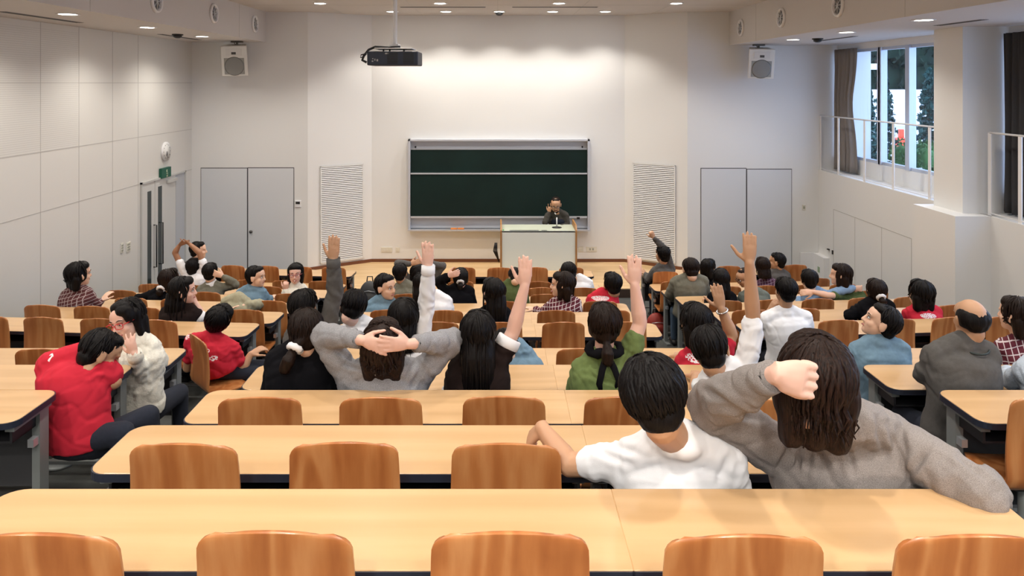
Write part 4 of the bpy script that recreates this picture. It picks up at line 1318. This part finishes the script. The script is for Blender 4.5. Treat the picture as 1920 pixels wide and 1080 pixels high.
    hairo = finish(loc(hm), 'hair', hc, root, .008 if mid else .010, 3, lambda c, n_: .004 * noise.noise(Vector((c.x * 60, c.y * 60, c.z * 14))), ex)
    if hair == 'pony' and extras and extras.get('band'):
        g = MB(); a = (tie - hp(0, -.06, .0)).normalized() 
        pr = MB(); n_ = 16
        c = tie
        ax = (md - tie).normalized()
        u = Vector((1, 0, 0)); u = (u - ax * u.dot(ax)).normalized(); v_ = ax.cross(u)
        g.tube([c + (u * cos(2*pi*i/14) + v_ * sin(2*pi*i/14)) * .030 * s for i in range(15)], [(.015 + .004 * (i % 2)) * s for i in range(15)], 8, False)
        loc(g).build('hair_band', extras['band'], root)
    # ---- face
    if face:
        for q in (-1, 1):
            g = MB(); g.ell(hp(q * .030, .0795, .008), (.0135 * s, .010 * s, (.0045 if smile else .0075) * s), Rm.to_3x3(), 12, 8)
            ey = loc(g).build('eye', EYEW, root)
            g = MB(); g.ell(hp(q * .030, .0855, .008), (.0062 * s, .0055 * s, (.0042 if smile else .0062) * s), Rm.to_3x3(), 10, 8)
            loc(g).build('iris', EYED, ey)
            g = MB(); g.tube([hp(q * .016, .0835, .013), hp(q * .030, .087, .018 if not smile else .0165), hp(q * .045, .078, .012)], .0016 * s, 6); loc(g).build('eyelid', EYED, ey)
            g = MB(); g.tube([hp(q * .014, .092, .030), hp(q * .030, .091, .036), hp(q * .048, .079, .031)], [.002 * s, .003 * s, .0015 * s], 6); loc(g).build('eyebrow', hc, root)
        g = MB()
        if smile:
            g.tube([hp(-.026, .079, -.050), hp(-.013, .0905, -.057), hp(0, .094, -.060), hp(.013, .0905, -.057), hp(.026, .079, -.050)], [.003 * s, .0065 * s, .008 * s, .0065 * s, .003 * s], 8)
            o = loc(g).build('lips', LIPS, root)
            g = MB(); g.tube([hp(-.017, .091, -.055), hp(0, .0985, -.0575), hp(.017, .091, -.055)], [.002 * s, .005 * s, .002 * s], 8); loc(g).build('teeth', TEETH, o)
        else:
            g.tube([hp(-.020, .083, -.054), hp(0, .093, -.054), hp(.020, .083, -.054)], [.002 * s, .0055 * s, .002 * s], 8); loc(g).build('lips', LIPS, root)
    if beard:
        g = MB(); g.ell(hp(0, .052, -.085), (.048 * s, .042 * s, .022 * s), Rm.to_3x3()); 
        g.tube([hp(-.03, .082, -.048), hp(0, .098, -.040), hp(.03, .082, -.048)], [.004 * s, .006 * s, .004 * s], 8)
        loc(g).build('beard', hc, root)
    if glasses:
        g = MB()
        for q in (-1, 1):
            pts = []
            for i in range(17):
                a = 2 * pi * i / 16; cx_ = abs(cos(a)) ** .6 * (1 if cos(a) > 0 else -1); cz_ = abs(sin(a)) ** .6 * (1 if sin(a) > 0 else -1)
                pts.append(hp(q * .033 + cx_ * .025, .103 - abs(q * .033 + cx_ * .025) * .12, .004 + cz_ * .0155))
            g.tube(pts, .0022 * s, 6, False)
            g.tube([hp(q * .057, .097, .010), hp(q * .078, .04, .012), hp(q * .082, -.01, .010)], .0022 * s, 6)
        g.tube([hp(-.009, .101, .008), hp(0, .104, .010), hp(.009, .101, .008)], .0022 * s, 6)
        loc(g).build('glasses', glasses, root)
    PEOPLE.append(root)
    return dict(root=root, inv=inv, hp=hp, arms=arms, s=s, Y=Y, loc=loc, Rm=Rm)
UP = dict(n=(0, 1, .1), s=-1, curl=.10, spread=.06)      # raised right hand, palm to the board
# ---------------------------------------------------------------- the students, nearest rows first
RSUP = lambda **k: {**dict(n=(0, 1, .1), s=1, curl=.08, spread=.05), **k}
a = person('student in a white t-shirt with short black hair leaning left, an arm over a chair', 'B', (1226, 737), 122, yaw=-6, pitch=-6, roll=-17, hair='short', sh=((1168, 866, .02), (1362, 862, -.02)),
    L=[(1068, 872, .10), (1016, 803, .17), (990, 826, .22), dict(n=(.5, .3, -.8), s=-1, curl=.45, spread=.02)], top=T_WHITE, sleeve='short', hY=-.13, hip=1270, skin=SKIN_T, width=1.05, fold=.5, creases=[(1120, 845, 1185, 872), (1150, 838, 1200, 850), (1370, 850, 1345, 905), (1300, 880, 1380, 900)], cw=6., cd=.006)
person('student in a grey sweater with long wavy brown hair holding a fist to the head', 'B', (1530, 706), 134, yaw=-12, pitch=4, roll=4, hair='wavy', hc=H_BROWN, sh=((1484, 862, .02), (1662, 818, -.04)),
    L=[(1328, 762, -.04), (1460, 700, -.42), (1500, 710, -.42), dict(n=(.05, 1, -.1), s=-1, curl=1.0, spread=.03, thumb=.3, sl=.86, sc=1.28, pl=.62, joints=(.30, 1.5, 1.2))],
    R=[(1838, 928, -.28), (1850, 905, .02), (1830, 900, .10), dict(n=(0, 0, -1), s=-1)], top=T_GREY, sleeve='long', hY=-.19, hip=1590, skin=SKIN_P, width=1.30, bulk=.022, fold=.9, creases=[(1481, 838, 1459, 884), (1500, 842, 1499, 892), (1521, 848, 1511, 898), (1532, 842, 1560, 898), (1664, 795, 1703, 898), (1648, 782, 1660, 850), (1688, 804, 1700, 866), (1740, 842, 1706, 890), (1324, 731, 1387, 769), (1345, 760, 1425, 786), (1800, 857, 1848, 892), (1590, 840, 1600, 890)], cw=6., cd=.012, legs=T_JEANSB)
person('student in a light grey sweater leaning back with both hands clasped behind the head', 'D', (718, 648), 82, pitch=18, hair='shag', hc=H_BROWN, sh=((655, 708, -.02), (785, 706, -.02)),
    L=[(604, 628, .02), (680, 638, -.20), (712, 650, -.235), dict(n=(.1, 1, 0), s=1, curl=.18, spread=.10, sl=.82)],
    R=[(846, 640, .02), (766, 645, -.19), (730, 646, -.235), dict(n=(-.1, 1, 0), s=-1, curl=.18, spread=.10, sl=.74)], top=T_GREYL, sleeve='long', hY=-.09, hip=722, skin=SKIN_P, collar=T_WHITE, bulk=.012, width=1.12, creases=[(632, 657, 672, 682), (645, 682, 680, 694), (780, 676, 757, 716), (794, 688, 770, 726)], cw=3.5, cd=.010, fold=1.4, dY=-.08)
person('woman in black with a dark ponytail tied by a white scrunchie, beside the clasped hands', 'D', (573, 618), 66, yaw=15, pitch=-6, hair='pony', hc=H_DBROWN, sh=((518, 676), (608, 672)),
    top=T_BLACK, hip=560, extras=dict(tie=(-.055, -.105, -.055), tl=.13, tx=-.06, band=T_WHITE), width=1.05)
person('woman in a dark brown t-shirt with very long black hair raising a bare arm', 'D', (896, 622), 66, hair='long', hlen=.40, sh=((862, 690), (932, 684)), hY=-.02,
    R=[(962, 622, .04), (984, 536, .04), (985, 500, .04), RSUP()], top=T_BROWN, sleeve='short', cuff=T_WHITE, hip=895, skin=SKIN_P)
g6 = person('woman in a green shirt with a black scarf raising her arm high', 'D', (1133, 606), 64, hair='pony', hc=H_DBROWN, sh=((1092, 694), (1174, 680)),
    R=[(1200, 606, .03), (1190, 534, .02), (1190, 500, .02), RSUP()], top=T_GREEN, sleeve='short', hip=1132, skin=SKIN_P, extras=dict(tie=(0, -.10, -.06), tl=.12), width=1.08, fold=1.2, creases=[(1100, 690, 1125, 720), (1178, 650, 1160, 700), (1190, 655, 1172, 690), (1095, 700, 1160, 722)], cw=3., cd=.008)
person('student in a white shirt raising a bare forearm with the thumb spread', 'D', (1332, 652), 70, yaw=-20, pitch=-12, roll=-14, hair='short', sh=((1322, 722), (1396, 700)),
    R=[(1412, 598, .02), (1405, 492, .0), (1406, 460, .0), RSUP(thumb=1.5, sl=.10, s=1)], top=T_WHITE, sleeve='short', hip=1350, skin=SKIN_T, fold=1.3)
person('student with head bowed in a blue-grey top, slumped between long black hair and green shirt', 'E', (948, 648), 50, pitch=-50, sh=((948, 672), (990, 672)), top=T_BLUE, hip=970)
b8 = person('student in red raising an arm with a silver bracelet', 'E', (1305, 602), 58, yaw=10, hair='shag', sh=((1285, 676), (1352, 670)),
    R=[(1372, 628, .02), (1352, 578, .0), (1346, 548, .0), RSUP(thumb=1.3)], top=T_RED, sleeve='short', hip=1320, skin=SKIN_T)
person('student with black hair raising a grey-sleeved arm in front of the left grille', 'E', (568, 574), 54, yaw=-10, roll=6, hair='short', sh=((550, 632), (612, 622)),
    R=[(628, 550, .03), (625, 488, .0), (626, 462, .0), RSUP()], top=T_CHAR, sleeve='long', hip=585, skin=SKIN_T)
person('woman with long black hair raising a white-sleeved arm', 'E', (757, 594), 58, hair='long', hlen=.16, sh=((728, 654), (788, 646)),
    R=[(800, 572, .03), (803, 500, .0), (802, 466, .0), RSUP(spread=.08)], top=T_WHITE, sleeve='long', hip=757, skin=SKIN_P)
person('man in a blue knit sweater looking up to the left in profile, right block', 'E', (1655, 603), 54, yaw=72, pitch=22, hair='short', sh=((1608, 660), (1688, 656)), top=T_BLUE, hip=1648, face=True, skin=SKIN, width=1.08)
p11 = person('balding man in a dark grey sweater seen from behind, right block', 'D', (1821, 596), 62, hair='bald', sh=((1752, 668), (1852, 664)), L=[(1732, 700, .05), (1750, 700, .3), (1765, 698, .38), dict(n=(0, 0, -1), s=1)],
    top=T_CHAR, hip=1795, width=1.15, skin=SKIN_T)
person('student in a maroon plaid shirt at the right picture edge', 'E', (1908, 588), 54, yaw=30, hair='shag', hc=H_DBROWN, sh=((1880, 656), (1962, 656)), top=T_PLAID, hip=1925, width=1.1)
person('student in a pale blue fleece cut off by the right picture edge', 'D', (1975, 622), 62, hair='short', sh=((1925, 694), (2020, 694)), L=[(1898, 716, .12), (1890, 700, .3), (1880, 700, .36), dict(n=(0, 0, -1), s=1)], top=cloth('pale_blue_fleece', (.45, .52, .62), bump=.8, bs=120), hip=1975)
p38 = person('man in a red t-shirt with white print twisted on an aisle chair, hand on knee', 'G', (410, 597), 46, yaw=-30, pitch=8, roll=36, hair='mop', sh=((360, 640), (436, 654)),
    R=[(455, 692, .05), (470, 664, .10), (484, 656, .14), dict(n=(0, .3, -1), s=-1, curl=.35)], top=T_RED, sleeve='short', hip=406, dY=-.11, Y=None, skin=SKIN_T, knee=(505, 695, .18), width=1.1, fold=1.2)
p39 = person('man in a red t-shirt resting his head face-down on the desk', 'D', (188, 659), 66, yaw=-60, pitch=-32, roll=-12, hair='short', sh=((92, 682, .05), (196, 692, .05)),
    L=[(100, 725, .2), (150, 712, .32), (185, 712, .34), dict(n=(0, 0, -1), s=1)], R=[(214, 716, .05), (196, 722, .25), (170, 715, .32), dict(n=(0, 0, -1), s=-1)],
    top=T_RED, sleeve='short', hip=150, dY=-.08, skin=SKIN_T, knee=(255, 795, .02), width=1.12, hY=.06, fold=1.3)
p40 = person('smiling woman in red glasses and cream knit sweater turned round to the camera', 'E', (239, 596), 60, yaw=166, pitch=-6, roll=12, hair='side', sh=((236, 660, .0), (284, 652, .0)),
    L=[(268, 704, -.10), (252, 664, -.22), (241, 634, -.22), dict(n=(-.3, 1, 0), s=1, curl=.22, spread=.26, sc=.84, sl=.90)],
    R=[(300, 676, .08), (262, 690, .15), (240, 690, .2), dict(n=(0, 0, -1), s=-1)], top=T_KNIT, hip=262, face=True, smile=True, glasses=mat('glasses_red', (.65, .02, .03), .3), skin=SKIN_P, fold=1.6, legs=T_JEANS, dY=-.05)
g = MB()
for q in (-1, 1): g.caps(p40['hp'](q * .078, .004, -.035), p40['hp'](q * .080, .006, -.085), .004, .007, 8)
p40['loc'](g).build('earring', mat('earring_silver', (.8, .8, .82), .25, metal=.8), p40['root'])
# rows beyond the cross aisle, centre block
person('student with dark curly hair in a white blouse, bare neck, bending right', 'G', (662, 572), 50, yaw=20, pitch=-15, roll=18, hair='mop', hc=H_BLACK, sh=((650, 620), (700, 614)), top=T_WHITE, sleeve='short', hip=670, skin=SKIN_P)
person('woman in black with long black hair in partial profile, centre block', 'H', (925, 546), 42, yaw=35, hair='long', hlen=.34, sh=((903, 590), (950, 590)), top=T_BLACK, hip=927, skin=SKIN_P)
person('man in a blue knit sweater looking back over his right shoulder, centre block', 'I', (722, 536), 38, yaw=-125, hair='spiky', sh=((697, 572), (737, 570)), top=T_BLUE, hip=715, face=True, skin=SKIN)
person('student in white with a long black strand of hair behind the white sleeve', 'I', (790, 530), 32, yaw=5, hair='long', hlen=.25, sh=((800, 566), (838, 566)), top=T_WHITE, hip=818, skin=SKIN_P)
person('laughing student in a maroon plaid shirt facing left, centre block', 'I', (1056, 532), 44, yaw=78, hair='bob', hc=H_DBROWN, sh=((1036, 572), (1080, 568)),
    L=[(1016, 586, .06), (1003, 580, .14), (995, 578, .16), dict(n=(0, 0, -1), s=1)], top=T_PLAID, hip=1058, face=True, smile=True, skin=SKIN, width=1.05)
person('woman in black with a tied-back bun holding a hand to her head', 'J', (864, 520), 30, hair='pony', sh=((838, 550), (880, 547)),
    L=[(822, 528, .0), (840, 517, -.08), (852, 514, -.11), dict(n=(0, 1, 0), s=1, curl=.3)], top=T_BLACK, hip=862, skin=SKIN_P, extras=dict(tie=(0, -.10, -.02), tl=.08, band=mat('clip_silver', (.6, .6, .6), .4)))
person('student in an olive green jacket bowed over the desk, centre block', 'J', (966, 518), 26, pitch=-50, sh=((948, 538), (978, 538)), top=T_OLIVE, hip=958)
p25 = person('student in a red shirt with white bandana print and short black hair', 'J', (1148, 531), 36, yaw=18, hair='short', sh=((1108, 562), (1150, 558)), top=T_RED, hip=1128, skin=SKIN_T)
person('student in a grey t-shirt with short black hair near the front, centre block', 'K', (750, 510), 28, hair='short', sh=((740, 543), (776, 541)), top=T_OLIVEG, hip=760, skin=SKIN_T)
person('student near the front leaning back with grey sleeves and hands on head', 'L', (784, 512), 31, pitch=10, hair='shag', sh=((764, 526), (808, 526)),
    L=[(746, 494, .0), (770, 495, -.10), (782, 491, -.11), dict(n=(0, 1, -.3), s=1, curl=.25)], R=[(830, 499, .0), (806, 494, -.10), (792, 490, -.12), dict(n=(0, 1, -.3), s=-1, curl=.25)], top=T_CHAR, hip=786, skin=SKIN_T)
person('student in a bright white t-shirt with bowed dark head near the front', 'L', (1067, 509), 31, roll=-12, pitch=-15, hair='short', sh=((1070, 532), (1104, 530)), top=T_WHITE, sleeve='short', hip=1086, skin=SKIN_T)
# left block
person('student in a brown plaid shirt alone by the left wall', 'I', (146, 513), 40, yaw=-38, hair='shag', sh=((124, 554), (164, 550)), R=[(180, 574, .05), (190, 564, .12), (197, 556, .16), dict(n=(.3, .6, -.6), s=-1)], top=T_PLAIDB, hip=142, width=1.1, face=True)
person('woman in a dark brown t-shirt with long black hair, chin on hand, left block', 'H', (341, 543), 42, yaw=-78, hair='long', hlen=.32, sh=((312, 586), (358, 582)),
    R=[(384, 602, .06), (368, 570, .06), (362, 556, .05), dict(n=(-1, 0, 0), s=-1, curl=.5)], top=T_BROWN, sleeve='short', cuff=T_WHITE, hip=338, face=True, skin=SKIN_P, width=1.05)
person('student in khaki and grey slumped over the desk, left block', 'I', (414, 588), 30, pitch=-40, sh=((425, 566), (468, 574)), R=[(488, 570, .05), (460, 572, -.05), (446, 573, -.08), dict(n=(0, 0, -1), s=-1)], top=T_KHAKI, hip=445)
person('woman in black leaning far to the left with a white hair tie, left block', 'J', (318, 524), 38, yaw=-20, roll=-15, hair='pony', hc=H_DBROWN, sh=((288, 552), (328, 552)), L=[(262, 560, .05), (256, 558, .12), (250, 556, .16), dict(n=(0, 0, -1), s=1)],
    top=T_BLACK, hip=305, extras=dict(tie=(-.04, -.10, -.05), tl=.08, band=T_WHITE))
person('man in a blue knit sweater glancing back to the right, left block', 'J', (479, 517), 32, yaw=-100, hair='spiky', sh=((452, 550), (492, 550)), R=[(503, 562, .04), (508, 558, .12), (512, 556, .16), dict(n=(0, 0, -1), s=-1)], top=T_BLUE, hip=470, face=True)
person('student in a grey-brown sweater with one elbow out and hand at the neck', 'K', (394, 509), 28, hair='short', sh=((378, 543), (414, 540)), R=[(442, 534, .02), (418, 518, -.06), (406, 514, -.08), dict(n=(-.3, 1, 0), s=-1, curl=.3)], top=T_OLIVEG, hip=396, collar=T_WHITE)
person('smiling woman in white with glasses facing the camera, left block', 'K', (554, 511), 30, yaw=-170, hair='bob', sh=((540, 542), (568, 542)), L=[(535, 556, .02), (536, 544, -.06), (536, 534, -.08), dict(n=(0, 1, 0), s=1, curl=1.0)], top=T_KNIT, hip=554, face=True, smile=True, glasses=mat('glasses_pink', (.35, .05, .06), .3), skin=SKIN_P)
person('man in a white t-shirt stretching both arms overhead with joined hands', 'L', (363, 500), 28, pitch=-5, hair='short', sh=((349, 517), (386, 513)),
    L=[(328, 474, .02), (336, 460, .03), (350, 455, .03), dict(n=(0, .4, 1), s=1, curl=.15)], R=[(374, 474, .0), (356, 458, .03), (344, 453, .03), dict(n=(0, .4, 1), s=-1, curl=.15)], top=T_WHITE, sleeve='short', hip=368, skin=SKIN_B)
person('student in a grey hoodie seen behind the raised arms, left block', 'M', (371, 468), 26, yaw=-75, hair='short', sh=((350, 498), (382, 496)), top=T_CHAR, hip=366)
# right block
person('student in a white t-shirt sitting upright with a hand at the chin, right block', 'G', (1473, 543), 40, yaw=12, hair='short', sh=((1436, 600), (1510, 596)),
    L=[(1432, 626, .08), (1442, 584, .12), (1452, 566, .10), dict(n=(1, 0, 0), s=1, curl=.5)], top=T_WHITE, sleeve='short', hip=1478, width=1.15, skin=SKIN_T)
person('woman in black with a scrunchie bending left over the desk, right block', 'H', (1643, 544), 36, hair='pony', hc=H_DBROWN, sh=((1616, 578), (1666, 574)), L=[(1592, 592, .02), (1600, 596, .2), (1612, 596, .26), dict(n=(0, 0, -1), s=1)], top=T_BLACK, hip=1645, extras=dict(tie=(.0, -.10, -.03), tl=.07, band=T_WHITE))
p14 = person('student in a crimson t-shirt with a white lettering print, right block', 'H', (1727, 549), 42, yaw=8, roll=4, hair='shag', sh=((1706, 588), (1754, 586)), L=[(1693, 602, .04), (1700, 600, .2), (1710, 600, .25), dict(n=(0, 0, -1), s=1)], top=T_RED, sleeve='short', hip=1730, skin=SKIN)
person('student in a light denim shirt hugging the neighbour, right block', 'J', (1517, 523), 31, hair='spiky', sh=((1512, 558), (1550, 556)), R=[(1578, 544, -.05), (1600, 540, -.05), (1612, 541, -.04), dict(n=(0, 1, 0), s=-1, curl=.4)], top=T_DENIM, hip=1532)
person('student in an olive t-shirt with an arm around the denim shirt, right block', 'J', (1578, 514), 34, yaw=60, hair='bob', hc=H_DBROWN, sh=((1582, 556), (1614, 556)), L=[(1552, 554, -.16), (1524, 547, -.18), (1508, 548, -.18), dict(n=(0, 1, -.5), s=1, curl=.3)], top=T_OLIVE, sleeve='short', hip=1596, skin=SKIN)
person('balding man with glasses in a grey-green t-shirt turned left, right block', 'J', (1396, 518), 28, yaw=100, pitch=-25, hair='receding', hc=H_DBROWN, sh=((1394, 556), (1434, 556)), top=T_GGREEN, hip=1412, face=True, glasses=BLACK, skin=SKIN_T)
person('woman in black with long black hair, right block', 'J', (1352, 522), 32, yaw=-10, hair='long', hlen=.25, sh=((1336, 558), (1372, 558)), top=T_BLACK, hip=1352, skin=SKIN_P)
person('broad student in an olive-grey sweater at the aisle, right block', 'K', (1295, 503), 33, pitch=-20, hair='short', hc=H_DBROWN, sh=((1266, 528), (1320, 526)), L=[(1254, 552, .05), (1262, 562, .15), (1270, 562, .2), dict(n=(0, 0, -1), s=1)], top=T_OLIVEG, hip=1292, width=1.25, legs=T_JEANSB)
person('woman with black hair in profile beside the cupboard doors', 'L', (1328, 501), 27, yaw=-50, hair='bob', sh=((1318, 530), (1346, 530)), top=T_BLACK, hip=1330)
person('student with straight dark hair in a purple plaid shirt', 'L', (1430, 498), 27, hair='long', hlen=.12, hc=H_DBROWN, sh=((1422, 534), (1454, 534)), top=T_PLAIDP, hip=1438)
person('student in a grey t-shirt with head in profile in the frontmost row', 'M', (1458, 489), 26, yaw=65, hair='short', sh=((1442, 516), (1474, 516)), top=T_CHAR, sleeve='short', hip=1458, skin=SKIN_T)
person('student raising a fist at the aisle end of the frontmost row', 'M', (1243, 476), 27, yaw=30, hair='spiky', sh=((1228, 508), (1258, 504)),
    R=[(1249, 470, .0), (1226, 446, .0), (1220, 434, .0), dict(n=(0, 1, 0), s=1, curl=1.2)], L=[(1215, 524, .05), (1210, 514, .15), (1206, 508, .2), dict(n=(0, 0, -1), s=1)], top=T_CHAR, hip=1246, dY=-.05, skin=SKIN_T)
# lecturer
lec = person('lecturer in a dark shirt leaning on the lectern, one finger raised', 'M', (1042, 382), 24, yaw=176, pitch=-22, roll=0, hair='receding', hc=H_DBROWN, sh=((1027, 405), (1061, 404)),
    L=[(1022, 418, -.12), (1030, 398, -.10), (1031, 388, -.10), dict(n=(.3, 1, 0), s=1, curls=[.05, 1.2, 1.25, 1.2], curl=.8)], R=[(1064, 424, -.05), (1052, 424, -.25), (1044, 425, -.3), dict(n=(0, 0, -1), s=1)],
    top=cloth('dark_olive_shirt', (.055, .05, .042)), hip=1045, fwd=-1, floor=ZDAIS, Y=14.28, face=True, glasses=BLACK, beard=True, skin=SKIN_T, stand=True, hY=-.12)

# ---------------------------------------------------------------- worn details
def put_print(pr, spots, scale):
    sh_ = [c for c in pr['root'].children if c.name.startswith('shirt')][0]
    bx = []
    for px, py, w_, h_ in spots:
        c = pr['inv'] @ P(px, py, pr['Y'] - .1); k = pr['Y'] / F
        bx.append((c.x, c.y, c.z, w_ * k / 2, .16, h_ * k / 2))
    m = print_mat('red_print_%d' % len(MATS), (.55, .012, .035), (.85, .8, .82), bx, scale)
    sh_.data.materials.clear(); sh_.data.materials.append(m)
put_print(p38, [(345, 630, 13, 22), (372, 646, 16, 8), (388, 655, 18, 8), (404, 668, 16, 10)], 48)
put_print(p39, [(84, 664, 26, 34), (72, 684, 14, 18)], 30)
put_print(p14, [(1740, 592, 28, 9)], 75)
put_print(p25, [(1126, 560, 34, 8)], 90)
put_print(b8, [(1305, 674, 34, 14)], 60)
# bracelet
sgn, S_, e, wr, d, n, opt = b8['arms'][1]
g = MB(); ax = (wr - e).normalized(); u = Vector((0, 1, 0)); u = (u - ax * u.dot(ax)).normalized(); v_ = ax.cross(u); c = e.lerp(wr, .9)
g.tube([c + (u * cos(2*pi*i/20) + v_ * sin(2*pi*i/20)) * .036 for i in range(21)], .006, 8, False)
o = b8['loc'](g).build('bracelet', mat('silver', (.75, .75, .78), .25, metal=.9), b8['root'])
# lanyard of the balding man
g = MB(); nbp = p11['hp'](0, -.03, -.12); g.tube([nbp + Vector((cos(a_) * .075, sin(a_) * .07, -.02 + .02 * sin(a_))) for a_ in [2*pi*i/20 for i in range(21)]], .006, 6, False)
p11['loc'](g).build('lanyard', mat('lanyard_black', (.02, .03, .03), .6), p11['root'])
# black scarf of the woman in green
g = MB(); c = g6['hp'](0, -.02, -.125)
g.tube([c + Vector((cos(a_) * .085, sin(a_) * .075, .012 * sin(3 * a_))) for a_ in [2*pi*i/20 for i in range(21)]], [.024 + .006 * sin(i * 2) for i in range(21)], 10, False)
for q, L_ in ((-.03, .20), (.035, .17)):
    g.tube([c + Vector((0, -.09, 0)), c + Vector((q, -.13, -.06)), c + Vector((q * 1.6, -.135, -L_ * .7)), c + Vector((q * 1.1, -.13, -L_))], [.02, .018, .017, .008], 10, True, .6)
g6['loc'](g).build('scarf', T_BLACK, g6['root'])

# bags on the floor
def bag(px, Y, fz, w_, h_, m, label, name='backpack'):
    x = P(px, 0, Y).x; r = empty(name, (x, Y, fz))
    b = MB(); b.ell((0, 0, h_ * .42), (w_ * .5, .11, h_ * .42), n=20, m=12); b.ell((0, -.07, h_ * .3), (w_ * .36, .08, h_ * .24), n=16, m=10); b.box((0, 0, h_ * .2), (w_ * .8, .16, h_ * .38))
    finish(b, 'body', m, r, .012, 5)
    MB().tube([(-.05, .03, h_ * .8), (-.04, .03, h_ * .95), (.04, .03, h_ * .95), (.05, .03, h_ * .8)], .01, 8).build('handle', BLACK, r)
    MB().tube([(-w_ * .3, -.10, h_ * .55), (0, -.135, h_ * .6), (w_ * .3, -.10, h_ * .55)], .005, 6).build('zip', ALU, r)
    tag(r, label, 'bag')
bag(693, 12.25, 0, .34, .55, mat('bag_charcoal', (.05, .052, .055), .7), 'dark grey backpack standing on the floor at the left aisle by the dais')
bag(1231, 10.9, FLOORZ['L'], .30, .42, mat('bag_red', (.30, .03, .02), .6), 'dark red bag under the desk by the right aisle')
